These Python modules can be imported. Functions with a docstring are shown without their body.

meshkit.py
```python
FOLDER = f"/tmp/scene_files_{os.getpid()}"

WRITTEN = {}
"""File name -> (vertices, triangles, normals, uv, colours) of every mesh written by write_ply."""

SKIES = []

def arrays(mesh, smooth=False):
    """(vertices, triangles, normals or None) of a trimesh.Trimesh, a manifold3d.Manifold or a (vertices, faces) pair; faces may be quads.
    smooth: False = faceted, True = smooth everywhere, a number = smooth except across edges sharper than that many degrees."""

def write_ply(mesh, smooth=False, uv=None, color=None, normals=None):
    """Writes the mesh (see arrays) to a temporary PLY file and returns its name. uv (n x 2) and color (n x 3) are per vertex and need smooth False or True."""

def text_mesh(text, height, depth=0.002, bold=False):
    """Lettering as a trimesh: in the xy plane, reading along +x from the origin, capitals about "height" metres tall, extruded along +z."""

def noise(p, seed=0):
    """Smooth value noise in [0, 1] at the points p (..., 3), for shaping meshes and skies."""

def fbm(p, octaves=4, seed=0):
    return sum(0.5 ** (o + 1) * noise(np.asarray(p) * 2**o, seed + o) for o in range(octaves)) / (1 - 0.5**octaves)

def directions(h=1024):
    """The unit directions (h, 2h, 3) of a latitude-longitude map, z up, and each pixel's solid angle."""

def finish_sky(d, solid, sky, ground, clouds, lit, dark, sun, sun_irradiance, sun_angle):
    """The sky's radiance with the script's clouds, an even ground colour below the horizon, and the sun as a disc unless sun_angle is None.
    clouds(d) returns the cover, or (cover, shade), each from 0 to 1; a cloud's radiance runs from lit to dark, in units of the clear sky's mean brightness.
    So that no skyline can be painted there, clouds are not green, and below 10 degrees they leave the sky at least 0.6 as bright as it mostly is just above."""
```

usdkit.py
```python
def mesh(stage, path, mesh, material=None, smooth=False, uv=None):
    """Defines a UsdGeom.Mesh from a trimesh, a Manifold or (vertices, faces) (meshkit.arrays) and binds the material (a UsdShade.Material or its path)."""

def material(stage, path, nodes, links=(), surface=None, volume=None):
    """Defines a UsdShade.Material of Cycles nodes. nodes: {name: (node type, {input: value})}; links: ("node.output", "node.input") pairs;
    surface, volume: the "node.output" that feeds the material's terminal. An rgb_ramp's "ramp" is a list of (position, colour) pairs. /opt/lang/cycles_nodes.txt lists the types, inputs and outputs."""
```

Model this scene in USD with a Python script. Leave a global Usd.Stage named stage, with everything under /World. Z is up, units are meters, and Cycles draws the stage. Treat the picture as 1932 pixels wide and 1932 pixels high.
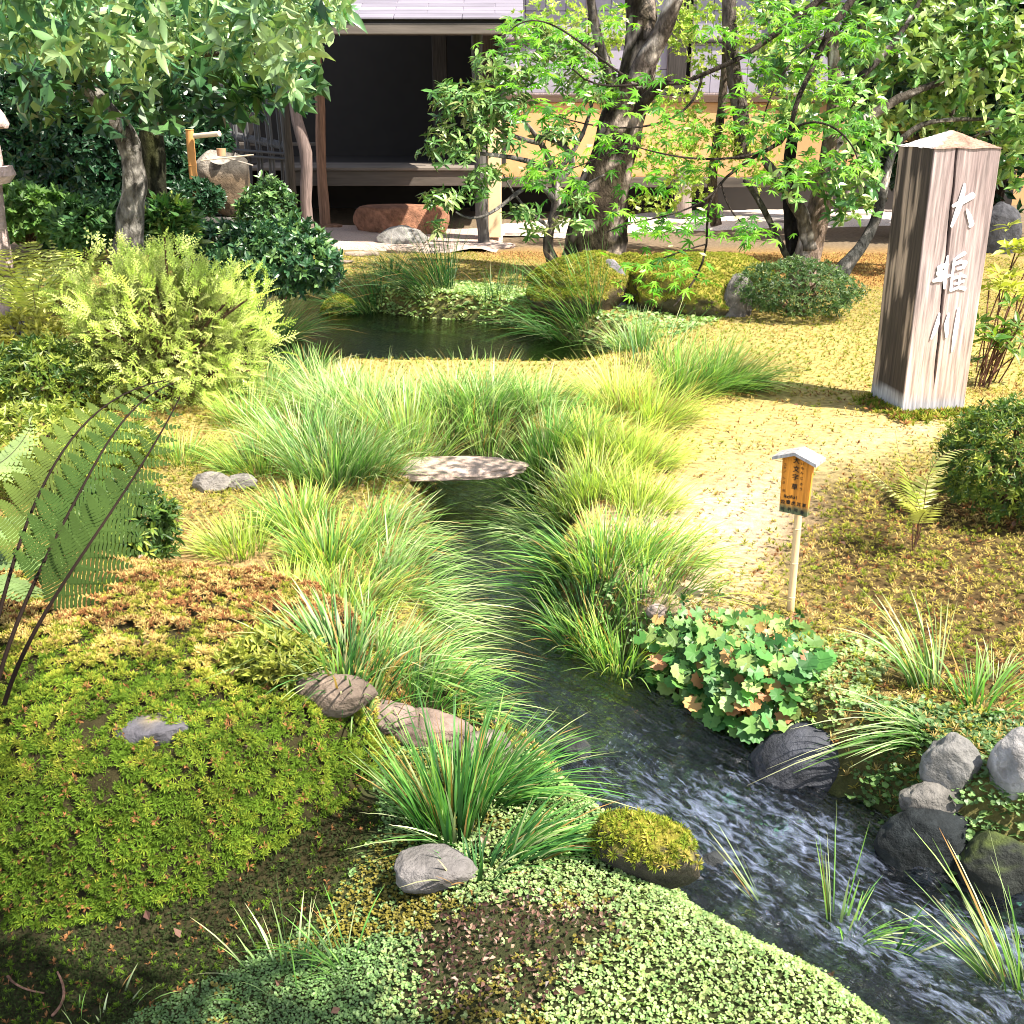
import math, json
import numpy as np, trimesh, shapely, manifold3d
from pxr import Usd, UsdGeom, UsdLux, UsdShade, Gf, Sdf, Vt
import usdkit, meshkit

stage = Usd.Stage.CreateInMemory()
UsdGeom.SetStageUpAxis(stage, UsdGeom.Tokens.z)
UsdGeom.SetStageMetersPerUnit(stage, 1.0)
UsdGeom.Xform.Define(stage, '/World'); UsdGeom.Scope.Define(stage, '/World/Looks')

# ------------------------------------------------------------------ camera, sky, sun, exposure
EYE = np.array([0.0, 0.0, 1.6]); PITCH = math.radians(20.2); FPX = 2084.0; WPX = 1932.0
EXPOSURE = 1.57
SUN_EL = math.radians(55.0); SUN_AZ = math.atan2(0.88, -0.47)      # atan2(x, y) of the direction towards the sun
SKY_STRENGTH, SUN_INTENSITY = 0.10, 1.25
cam = UsdGeom.Camera.Define(stage, '/World/camera')
cam.AddTranslateOp().Set(Gf.Vec3d(*EYE)); cam.AddRotateXOp().Set(90 - math.degrees(PITCH))
cam.CreateHorizontalApertureAttr(36.0); cam.CreateVerticalApertureAttr(36.0)
cam.CreateFocalLengthAttr(36.0 * FPX / WPX); cam.CreateClippingRangeAttr(Gf.Vec2f(0.05, 1000.0))
cam.CreateExposureAttr(EXPOSURE)
sky = UsdLux.DomeLight.Define(stage, '/World/sky')
sky.GetPrim().SetCustomDataByKey('kind', 'structure')
skym = usdkit.material(stage, '/World/Looks/sky', {
    's': ('sky_texture', {'sky_type': 'single_scattering', 'sun_disc': False, 'sun_elevation': SUN_EL, 'sun_rotation': SUN_AZ, 'aerosol_density': 1.6}),
    'w': ('rgb_to_bw', {}), 'k': ('math', {'math_type': 'multiply', 'value2': 1.7}), 'cc': ('combine_color', {}), 'tc': ('texture_coordinate', {}), 'mp': ('mapping', {'scale': (1, 1, 2.2)}),
    'n': ('noise_texture', {'scale': 2.6, 'detail': 6.0, 'roughness': .6}), 'r': ('rgb_ramp', {'ramp': [(0, (0, 0, 0)), (.42, (.1, .1, .1)), (.62, (.9, .9, .9)), (1, (1, 1, 1))]}), 'm': ('mix', {}),
    'b': ('background_shader', {'strength': SKY_STRENGTH})}, [('s.color', 'w.color'), ('w.val', 'k.value1'), ('k.value', 'cc.r'), ('k.value', 'cc.g'), ('k.value', 'cc.b'), ('tc.generated', 'mp.vector'), ('mp.vector', 'n.vector'),
    ('n.fac', 'r.fac'), ('r.color', 'm.fac'), ('s.color', 'm.color1'), ('cc.color', 'm.color2'), ('m.color', 'b.color')], surface='b.background')
UsdShade.MaterialBindingAPI.Apply(sky.GetPrim()).Bind(skym)
sun = UsdLux.DistantLight.Define(stage, '/World/sun')
sun.CreateIntensityAttr(SUN_INTENSITY); sun.CreateAngleAttr(0.5); sun.CreateNormalizeAttr(True); sun.CreateColorAttr(Gf.Vec3f(1.0, 0.93, 0.80))
SUN = np.array([math.sin(SUN_AZ) * math.cos(SUN_EL), math.cos(SUN_AZ) * math.cos(SUN_EL), math.sin(SUN_EL)])
sun.AddRotateZOp().Set(math.degrees(math.atan2(SUN[0], -SUN[1]))); sun.AddRotateXOp().Set(90 - math.degrees(SUN_EL))

# ------------------------------------------------------------------ survey of the place: sight lines measured on the photograph turned into points of the garden
CP, SP = math.cos(PITCH), math.sin(PITCH)
def ray(u, v):
    x, y = (u - 966) / FPX, (966 - v) / FPX
    return np.array([x, CP + y * SP, -SP + y * CP])
def PZ(u, v, z=0.0):
    d = ray(u, v); return EYE + d * ((z - EYE[2]) / d[2])
def PY(u, v, Y):
    d = ray(u, v); return EYE + d * (Y / d[1])
def PXM(Y, z=0.5):                       # pixels per metre there
    return FPX / (Y * CP + (EYE[2] - z) * SP)
def in_view(P, m=60):
    q = np.asarray(P, float) - EYE
    dep = q[:, 1] * CP - q[:, 2] * SP; up = q[:, 1] * SP + q[:, 2] * CP
    u = 966 + FPX * q[:, 0] / np.maximum(dep, 1e-3); v = 966 - FPX * up / np.maximum(dep, 1e-3)
    return (dep > .1) & (u > -m) & (u < WPX + m) & (v > -m) & (v < WPX + m), dep

# ------------------------------------------------------------------ writing prims
used = {}
def numbered(parent, name):
    k = used.get((parent, name), -1) + 1; used[(parent, name)] = k
    return name if k == 0 else f'{name}_{k:03d}'
def tag(p, label=None, cat=None, group=None, kind=None):
    p = p.GetPrim()
    for k, v in (('label', label), ('category', cat), ('group', group), ('kind', kind)):
        if v: p.SetCustomDataByKey(k, v)
    return p
def thing(name, label, cat, loc=(0, 0, 0), group=None, kind=None):
    x = UsdGeom.Xform.Define(stage, '/World/' + numbered('/World', name)); x.AddTranslateOp().Set(Gf.Vec3d(*map(float, loc)))
    BASE[str(x.GetPath())] = np.array(loc, float)
    return tag(x, label, cat, group, kind)
BASE = {'/World': np.zeros(3)}
def base_of(path):
    while path not in BASE: path = path.rsplit('/', 1)[0]
    return BASE[path]
def mesh(parent, name, vf, mat, smooth=False, tint=None, kind=None, label=None):
    """vf in world coordinates: (V, F) or a trimesh; written relative to the thing's base."""
    if hasattr(vf, 'to_mesh') or isinstance(vf, trimesh.Trimesh):
        v, f, n = meshkit.arrays(vf, smooth)
    else:
        v, f, n = np.asarray(vf[0], float), np.asarray(vf[1], int), None
        if smooth is not False and smooth is not None:
            v0 = v; v, f, n = meshkit.arrays((v, f), smooth)
            if tint is not None and np.ndim(tint) == 2 and len(tint) != len(v):
                from scipy.spatial import cKDTree
                tint = np.asarray(tint)[cKDTree(v0).query(v)[1]]
    pp = str(parent.GetPath()) if parent is not None else '/World'
    path = pp + '/' + numbered(pp, name)
    m = UsdGeom.Mesh.Define(stage, path)
    v = v - base_of(pp)
    m.CreatePointsAttr(Vt.Vec3fArray.FromNumpy(v.astype(np.float32)))
    m.CreateFaceVertexCountsAttr(Vt.IntArray.FromNumpy(np.full(len(f), f.shape[1], np.int32)))
    m.CreateFaceVertexIndicesAttr(Vt.IntArray.FromNumpy(f.astype(np.int32).ravel()))
    m.CreateSubdivisionSchemeAttr('none')
    if n is not None:
        m.CreateNormalsAttr(Vt.Vec3fArray.FromNumpy(n.astype(np.float32))); m.SetNormalsInterpolation('vertex')
    if tint is not None:
        tint = np.broadcast_to(np.asarray(tint, np.float32), (len(v), 3))
        UsdGeom.PrimvarsAPI(m).CreatePrimvar('tint', Sdf.ValueTypeNames.Color3fArray, 'vertex').Set(Vt.Vec3fArray.FromNumpy(np.ascontiguousarray(tint, np.float32)))
    UsdShade.MaterialBindingAPI.Apply(m.GetPrim()).Bind(mat)
    return tag(m, label, None, None, kind)
def cat_vf(parts):
    V, F, n = [], [], 0
    for v, f in parts:
        V.append(v); F.append(np.asarray(f) + n); n += len(v)
    return np.vstack(V), np.vstack(F)

# ------------------------------------------------------------------ materials
def M(name, nodes, links, surface='p.BSDF'):
    return usdkit.material(stage, '/World/Looks/' + name, nodes, links, surface=surface)
def leaf_mat(name, rough=0.45, trans=0.3, spec=0.4, tr_gain=(1.35, 1.5, 0.7)):
    return M(name, {'a': ('attribute', {'attribute': 'tint'}), 'n': ('noise_texture', {'scale': 9.0, 'detail': 3.0}), 'g': ('geometry', {}),
        'mr': ('map_range', {'from_min': .3, 'from_max': .7, 'to_min': .75, 'to_max': 1.25}), 'sc': ('vector_math', {'math_type': 'scale'}),
        'p': ('principled_bsdf', {'roughness': rough, 'specular_ior_level': spec}),
        'm': ('mix', {'mix_type': 'multiply', 'fac': 1.0, 'color2': tr_gain}), 't': ('translucent_bsdf', {}), 'x': ('mix_closure', {'fac': trans})},
        [('g.position', 'n.vector'), ('n.fac', 'mr.value'), ('a.vector', 'sc.vector1'), ('mr.result', 'sc.scale'), ('sc.vector', 'p.base_color'), ('sc.vector', 'm.color1'), ('m.color', 't.color'),
         ('p.BSDF', 'x.closure1'), ('t.BSDF', 'x.closure2')], 'x.closure')
def tint_mat(name, rough=0.8, spec=0.25, bump=0.4, bscale=60.0, bdist=0.01, stretch=(1, 1, 1), var=(.75, 1.25), vscale=6.0):
    return M(name, {'a': ('attribute', {'attribute': 'tint'}), 'g': ('geometry', {}), 'mp': ('mapping', {'scale': stretch}),
        'n': ('noise_texture', {'scale': bscale, 'detail': 6.0, 'roughness': .65}), 'n2': ('noise_texture', {'scale': vscale, 'detail': 5.0, 'roughness': .6}),
        'mr': ('map_range', {'from_min': .3, 'from_max': .7, 'to_min': var[0], 'to_max': var[1]}), 'sc': ('vector_math', {'math_type': 'scale'}),
        'b': ('bump', {'strength': bump, 'distance': bdist}), 'p': ('principled_bsdf', {'roughness': rough, 'specular_ior_level': spec})},
        [('g.position', 'mp.vector'), ('mp.vector', 'n.vector'), ('mp.vector', 'n2.vector'), ('n2.fac', 'mr.value'), ('a.vector', 'sc.vector1'), ('mr.result', 'sc.scale'),
         ('sc.vector', 'p.base_color'), ('n.fac', 'b.height'), ('b.normal', 'p.normal')])
LEAF = leaf_mat('leaf'); GLOSSY = leaf_mat('glossy_leaf', rough=.34, trans=.2, spec=.5); BLADE = leaf_mat('grass_blade', rough=.5, trans=.38, spec=.28)
MOSS = leaf_mat('moss', rough=.8, trans=.22, spec=.15, tr_gain=(1.2, 1.2, .8))
STONE = tint_mat('stone', rough=.85, bump=.8, bscale=45, bdist=.02, vscale=14, var=(.55, 1.35))
BARK = tint_mat('bark', rough=.95, spec=.1, bump=1.0, bscale=26, bdist=.06, stretch=(1, 1, .4), vscale=22, var=(.2, 1.6))
WOOD = tint_mat('weathered_wood', rough=.8, bump=.5, bscale=55, bdist=.006, stretch=(1, 1, .05), vscale=75, var=(.5, 1.4))
BEAM = tint_mat('beam_wood', rough=.75, bump=.4, bscale=40, bdist=.004, stretch=(.08, 1, 1), vscale=16, var=(.7, 1.25))
PLAIN = tint_mat('plain', rough=.7, bump=.15, bscale=80, bdist=.003, vscale=5, var=(.9, 1.1))
GROUND = tint_mat('ground', rough=.95, spec=.1, bump=.8, bscale=70, bdist=.015, vscale=25, var=(.6, 1.35))

# ------------------------------------------------------------------ small geometry kit
rng = np.random.default_rng(7)
def unit(a): a = np.asarray(a, float); return a / np.maximum(np.linalg.norm(a, axis=-1, keepdims=True), 1e-9)
def frames(d, up):
    x = unit(d); y = unit(np.cross(up, x)); z = np.cross(x, y); return np.stack([x, y, z], -1)
def scatter(t, pos, R, s):
    tv, tf = t; n, k = len(pos), len(tv)
    s = np.asarray(s, float); s = s[:, None, None] if s.ndim == 1 else s[:, None, :]
    V = np.einsum('nij,nkj->nki', R, tv[None] * s) + pos[:, None]
    return V.reshape(-1, 3), (tf[None] + (np.arange(n) * k)[:, None, None]).reshape(-1, tf.shape[1])
def palette(cols, n, r=None, jit=.18):
    r = r or rng
    c = np.asarray(cols, float); i = r.random(n) * (len(c) - 1); a = np.floor(i).astype(int).clip(0, len(c) - 2) if len(c) > 1 else np.zeros(n, int)
    out = c[a] + (c[np.minimum(a + 1, len(c) - 1)] - c[a]) * (i - a)[:, None]
    return out * (1 + jit * r.standard_normal(n))[:, None].clip(.4, 1.8)
def rep(t, k): return np.repeat(t, k, axis=0)
def leaf_t(w=.22, droop=.12, fold=.05, n=2):
    """An ovate leaf of length 1 along x with a folded midrib."""
    if n == 1:
        v = [(0, 0, 0), (.45, w, fold), (1, 0, -droop), (.45, -w, fold)]; return np.array(v, float), np.array([(0, 2, 1), (0, 3, 2)])
    v = [(0, 0, 0), (.28, w * .85, fold), (.66, w * .85, fold - droop * .4), (1, 0, -droop), (.66, -w * .85, fold - droop * .4), (.28, -w * .85, fold), (.3, 0, 0), (.68, 0, -droop * .45)]
    f = [(0, 6, 1), (6, 2, 1), (6, 7, 2), (7, 3, 2), (0, 5, 6), (5, 4, 6), (6, 4, 7), (7, 4, 3)]
    return np.array(v, float), np.array(f)
def fan_t(outline, cup=.0, centre=(0, 0)):
    o = np.asarray(outline, float); v = np.vstack([[centre[0], centre[1], 0], np.c_[o, cup * ((o - centre) ** 2).sum(1)]])
    k = len(o); return v, np.array([(0, 1 + i, 1 + (i + 1) % k) for i in range(k)])
def maple_t():
    o = []
    for i, a in enumerate(np.radians([-125, -82, -40, 0, 40, 82, 125])):
        L = [.42, .72, .95, 1.05, .95, .72, .42][i]
        if i: o.append((.26 * math.cos(a - math.radians(21)), .26 * math.sin(a - math.radians(21))))
        for da, q in ((-.16, .6), (0, 1), (.16, .6)): o.append((q * L * math.cos(a + da), q * L * math.sin(a + da)))
    o.append((-.1, .03)); o.insert(0, (-.1, -.03))
    v, f = fan_t(np.array(o) / 2); v[:, 0] += .06
    v[:, 2] = -.55 * (v[:, 0] ** 2 + v[:, 1] ** 2); return v, f
def lobed_t(n=9):
    o = []
    for i in range(n):
        a = math.radians(-155 + 310 * i / (n - 1)); o += [(.5 * math.cos(a), .5 * math.sin(a)), (.41 * math.cos(a + .26), .41 * math.sin(a + .26))]
    o = o[:-1]; o = [(-.12, -.02)] + o + [(-.12, .02)]
    v, f = fan_t(o); rr = np.hypot(v[:, 0], v[:, 1]); v[:, 2] = .35 * rr ** 2 - .25 * np.abs(v[:, 1]) ** 2; return v, f
def tube(path, rad, seg=8, rough=0.0, seed=0, cap=True):
    """A closed tapering tube along a polyline."""
    p = np.asarray(path, float); r = np.broadcast_to(np.asarray(rad, float), (len(p),))
    t = unit(np.gradient(p, axis=0)); a = np.array([0, 0, 1.]) if abs(t[0, 2]) < .9 else np.array([1., 0, 0])
    V = []; th = np.linspace(0, 2 * np.pi, seg, endpoint=False)
    nrm = unit(np.cross(t[0], a))
    for i in range(len(p)):
        nrm = unit(nrm - t[i] * (nrm @ t[i])); b = np.cross(t[i], nrm)
        V.append(p[i] + r[i] * (np.cos(th)[:, None] * nrm + np.sin(th)[:, None] * b))
    V = np.vstack(V); F = []
    if rough:
        c = np.repeat(p, seg, 0); rr = np.repeat(r, seg); k = 1 + rough * (meshkit.fbm(V * (2.2 / max(r.max(), .02)) * .35, 3, seed) - .5) * 2
        V = c + (V - c) * k[:, None]
    for i in range(len(p) - 1):
        q = np.arange(seg); n = (q + 1) % seg
        F.append(np.c_[i * seg + q, i * seg + n, (i + 1) * seg + n]); F.append(np.c_[i * seg + q, (i + 1) * seg + n, (i + 1) * seg + q])
    if cap:
        k = len(V); V = np.vstack([V, p[:1], p[-1:]]); q = np.arange(seg); n = (q + 1) % seg; e = (len(p) - 1) * seg
        F += [np.c_[np.full(seg, k), n, q], np.c_[np.full(seg, k + 1), e + q, e + n]]
    return V, np.vstack(F)
def spline(pts, n=12):
    from scipy.interpolate import CubicSpline
    p = np.asarray(pts, float); t = np.r_[0, np.cumsum(np.linalg.norm(np.diff(p, axis=0), axis=1))]
    return CubicSpline(t, p)(np.linspace(0, t[-1], n)) if len(p) > 2 else np.linspace(p[0], p[1], n)
def box(lo, hi, bevel=.006):
    lo, hi = np.minimum(lo, hi), np.maximum(lo, hi); b = min(bevel, *(np.asarray(hi) - lo) * .3)
    c = [np.array([x, y, z]) for x in (lo[0], hi[0]) for y in (lo[1], hi[1]) for z in (lo[2], hi[2])]
    mid = (np.asarray(lo) + hi) / 2; pts = []
    for q in c:
        s = np.sign(mid - q)
        for k in range(3):
            e = np.array(q, float); e[(k + 1) % 3] += s[(k + 1) % 3] * b; e[(k + 2) % 3] += s[(k + 2) % 3] * b; pts.append(e)
    h = manifold3d.Manifold.hull_points(np.array(pts)); m = h.to_mesh(); return np.array(m.vert_properties[:, :3]), np.array(m.tri_verts)
def rotz(vf, a, c):
    v = np.asarray(vf[0], float) - c; ca, sa = math.cos(a), math.sin(a)
    return np.c_[v[:, 0] * ca - v[:, 1] * sa, v[:, 0] * sa + v[:, 1] * ca, v[:, 2]] + c, vf[1]
def rock_vf(c, r, seed, sub=4, rough=.35, flat=None, rz=0.0, sharp=.0, cuts=9):
    m = trimesh.creation.icosphere(sub, 1.0); v = np.array(m.vertices)
    if sharp: v = np.sign(v) * np.abs(v) ** (1 - sharp * .5); v = v / np.linalg.norm(v, axis=1, keepdims=True) ** (1 - sharp)
    n1 = meshkit.fbm(v * 1.1 + seed * 3.7, 4, seed) - .5; n2 = meshkit.fbm(v * 4 + seed, 3, seed + 9) - .5
    v = v * (1 + rough * 1.6 * n1 + rough * .3 * n2)[:, None]
    rs = np.random.default_rng(seed)
    for d in unit(rs.normal(size=(cuts, 3)) * [1, 1, .8]):
        e = v @ d - rs.uniform(.66, .92); v = v - np.where(e > 0, e * .7, 0)[:, None] * d
    v = v * (1 + rough * .22 * (meshkit.fbm(v * 5 + seed, 3, seed + 19) - .5))[:, None]
    if flat is not None: v[:, 2] = np.where(v[:, 2] > flat, flat + (v[:, 2] - flat) * .18, v[:, 2])
    v = v * np.asarray(r); ca, sa = math.cos(rz), math.sin(rz)
    v = np.c_[v[:, 0] * ca - v[:, 1] * sa, v[:, 0] * sa + v[:, 1] * ca, v[:, 2]]
    return v + np.asarray(c), np.array(m.faces)

# ------------------------------------------------------------------ terrain: moss lawn, stream bed, pond
WL = -0.20
def poly(pts, z): return np.array([PZ(u, v, z)[:2] for u, v in pts])
left_bank = [(846, 866), (846, 884), (838, 960), (830, 1060), (850, 1150), (880, 1240), (915, 1330), (975, 1400), (1075, 1455), (1130, 1525), (1240, 1590), (1330, 1660), (1400, 1745), (1500, 1805), (1640, 1880), (1790, 1985), (2000, 2160)]
right_bank = [(2420, 2000), (2120, 1790), (1960, 1720), (1860, 1690), (1740, 1640), (1640, 1545), (1530, 1490), (1420, 1415), (1330, 1370), (1250, 1310), (1190, 1250), (1085, 1210), (1010, 1165), (1000, 1100), (1035, 1030), (1000, 960), (958, 900), (952, 866)]
STREAM = shapely.Polygon(poly(left_bank + right_bank, WL))
POND = shapely.Polygon(poly([(420, 640), (500, 590), (570, 560), (620, 566), (700, 590), (760, 598), (880, 606), (980, 622), (1050, 640), (1130, 655), (1180, 690), (1080, 720), (940, 716), (700, 716), (560, 716), (600, 735), (520, 745), (455, 720)], WL)).buffer(.15).buffer(-.15)
WET = shapely.union_all([STREAM.buffer(.03).buffer(-.03), POND]); shapely.prepare(WET); WET_EDGE = WET.boundary; shapely.prepare(WET_EDGE)
MOUND = (-1.36, 2.72, 1.08, .70)
def sstep(a, b, x): t = np.clip((x - a) / (b - a), 0, 1); return t * t * (3 - 2 * t)
def shore(x, y):
    p = shapely.points(x, y); d = shapely.distance(p, WET_EDGE); return np.where(shapely.contains(WET, p), -d, d)
def mound_r(x, y):
    dx, dy = (x - MOUND[0]) / MOUND[2], (y - MOUND[1]) / MOUND[3]
    k = 1 + .16 * (meshkit.noise(np.stack([x * 2.1, y * 2.1, 0 * x], -1), 3) - .5)
    return (np.abs(dx) ** 2.6 + np.abs(dy) ** 2.6) ** (1 / 2.6) * k
def height(x, y, s=None):
    x, y = np.asarray(x, float), np.asarray(y, float); p = np.stack([x, y, 0 * x], -1)
    h = .05 * (meshkit.fbm(p * .9, 3, 1) - .5) + .02 * (meshkit.fbm(p * 5, 3, 5) - .5)
    h = h + .29 * (1 - .45 * np.clip(mound_r(x, y), 0, 1) ** 2.5) * sstep(0, .17, 1 - mound_r(x, y)) ** .8
    h = h - .15 * sstep(2.3, 1.95, y) * sstep(.1, -.5, x)
    h = h + .07 * np.exp(-((x - .25) ** 2 / .5 + (y - 1.75) ** 2 / .18))
    if s is None: s = shore(x, y)
    w = .16 + .1 * meshkit.noise(p * 1.7, 8) + .12 * sstep(2.6, 1.9, y)
    bed = -.30 - .05 * meshkit.fbm(p * 3.1, 3, 12)
    t = sstep(-.10, 1, s / w)
    return bed + (h - bed) * np.where(s > -.1 * w, t ** .7, 0)
def G(u, v):
    """The ground point on that sight line."""
    z = 0.0
    for _ in range(14):
        p = PZ(u, v, z); z = .5 * z + .5 * float(height(p[:1], p[1:2])[0])
    p = PZ(u, v, z); p[2] = float(height(p[:1], p[1:2])[0]); return p
def axis_(segs):
    return np.unique(np.concatenate([np.arange(a, b, s) for a, b, s in segs]).round(4))
gx = axis_([(-60, -12, 4), (-12, -3.6, .35), (-3.6, 3.6, .036), (3.6, 8, .14), (8, 12, .5), (12, 61, 4)])
gy = axis_([(-20, 0, 2.5), (0, 1.2, .2), (1.2, 6.6, .036), (6.6, 11, .06), (11, 17, .12), (17, 24, .6), (24, 81, 4)])
GX, GY = np.meshgrid(gx, gy); fx, fy = GX.ravel(), GY.ravel(); FS = shore(fx, fy); gz = height(fx, fy, FS)
def zone(pts): return shapely.Polygon(poly(pts, 0))
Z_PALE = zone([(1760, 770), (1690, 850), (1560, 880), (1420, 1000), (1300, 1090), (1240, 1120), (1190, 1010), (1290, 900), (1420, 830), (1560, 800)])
Z_TAN = zone([(1270, 880), (1330, 800), (1500, 730), (1640, 740), (1650, 790), (1450, 840), (1330, 900)])  # tan patch left of the post, its shadow painted into the ground
Z_BROWN = zone([(1000, 452), (1230, 432), (1680, 420), (1760, 440), (1700, 530), (1400, 545), (960, 480)])
Z_TANL = zone([(300, 1060), (420, 1020), (520, 1120), (520, 1190), (430, 1200), (330, 1120)])
Z_PINK = zone([(585, 420), (640, 432), (900, 436), (945, 452), (900, 480), (760, 472), (640, 468), (590, 462)])
MASK_CARPET = shapely.Polygon(poly([(-200, 2050), (300, 1800), (430, 1740), (600, 1660), (720, 1560), (690, 1430), (760, 1400), (900, 1400), (1060, 1450), (1140, 1530), (1320, 1640), (1400, 1745), (1640, 1880), (1900, 2150), (900, 2300), (-200, 2300)], -.02)); shapely.prepare(MASK_CARPET)
Z_SHADED_MOSS = zone([(1600, 900), (1760, 860), (2050, 960), (2050, 1280), (1760, 1260), (1600, 1060)])  # darker ground here paints shrub shade in, over dense dark moss
def near_zone(Z, x, y, w): 
    d = shapely.distance(shapely.points(x, y), Z); return sstep(w, 0, d)
def ground_tint(x, y, s):
    p = np.stack([x, y, 0 * x], -1); n = meshkit.fbm(p * 2.3, 4, 21)[:, None]; n2 = meshkit.fbm(p * 14, 3, 22)[:, None]
    c = np.array([.28, .20, .085]) * (1 - n) + np.array([.20, .18, .055]) * n
    c = c * (.7 + .6 * n2)
    for Z, col, w in ((Z_PALE, (.56, .41, .29), .4), (Z_TAN, (.34, .21, .11), .3), (Z_TANL, (.33, .21, .10), .25), (Z_BROWN, (.27, .15, .045), .6), (Z_SHADED_MOSS, (.06, .038, .016), .5)):
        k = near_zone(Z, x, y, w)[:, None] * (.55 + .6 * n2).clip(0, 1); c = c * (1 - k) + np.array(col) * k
    far = sstep(12.5, 14, y)[:, None]; c = c * (1 - far) + np.array([.16, .12, .08]) * far
    lawn = (sstep(4.2, 5.6, y) * sstep(9.5, 7.5, y))[:, None] * .6; c = c * (1 - lawn) + np.array([.42, .35, .12]) * lawn
    mo = sstep(1.5, 1.2, mound_r(x, y) + 9 * (y > 3.0) * (mound_r(x, y) > 1.02))[:, None]; c = c * (1 - mo) + np.array([.028, .024, .010]) * (.6 + .8 * n2) * mo  # dark soil under the mound, darkened further to paint shade at its foot
    fl = (sstep(2.2, 1.9, y) * sstep(.1, -.1, x))[:, None]; c = c * (1 - fl) + np.array([.035, .032, .016]) * fl  # bottom left ground darkened, the shade of the corner painted in
    b = sstep(.24, .04, s)[:, None]; c = c * (1 - b) + np.array([.07, .075, .03]) * b
    cz = (shapely.distance(shapely.points(x, y), MASK_CARPET) < .02)[:, None]; c = np.where(cz, np.array([.04, .045, .018]) * (.6 + .8 * n2), c)
    b = sstep(.0, -.12, s)[:, None]; bed = np.array([.06, .055, .03]) * (1 - n) + np.array([.14, .085, .04]) * n
    c = c * (1 - b) + bed * (.5 + n2) * b
    return c.clip(.005, .9)
nx, ny = len(gx), len(gy); I = np.arange(nx * ny).reshape(ny, nx)
gf = np.stack([I[:-1, :-1], I[:-1, 1:], I[1:, 1:], I[1:, :-1]], -1).reshape(-1, 4)
tag(mesh(None, 'ground', (np.c_[fx, fy, gz], np.vstack([gf[:, [0, 1, 2]], gf[:, [0, 2, 3]]])), GROUND, smooth=True, tint=ground_tint(fx, fy, FS)), 'yellow green moss lawn sloping to the stream', kind='structure')

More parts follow.
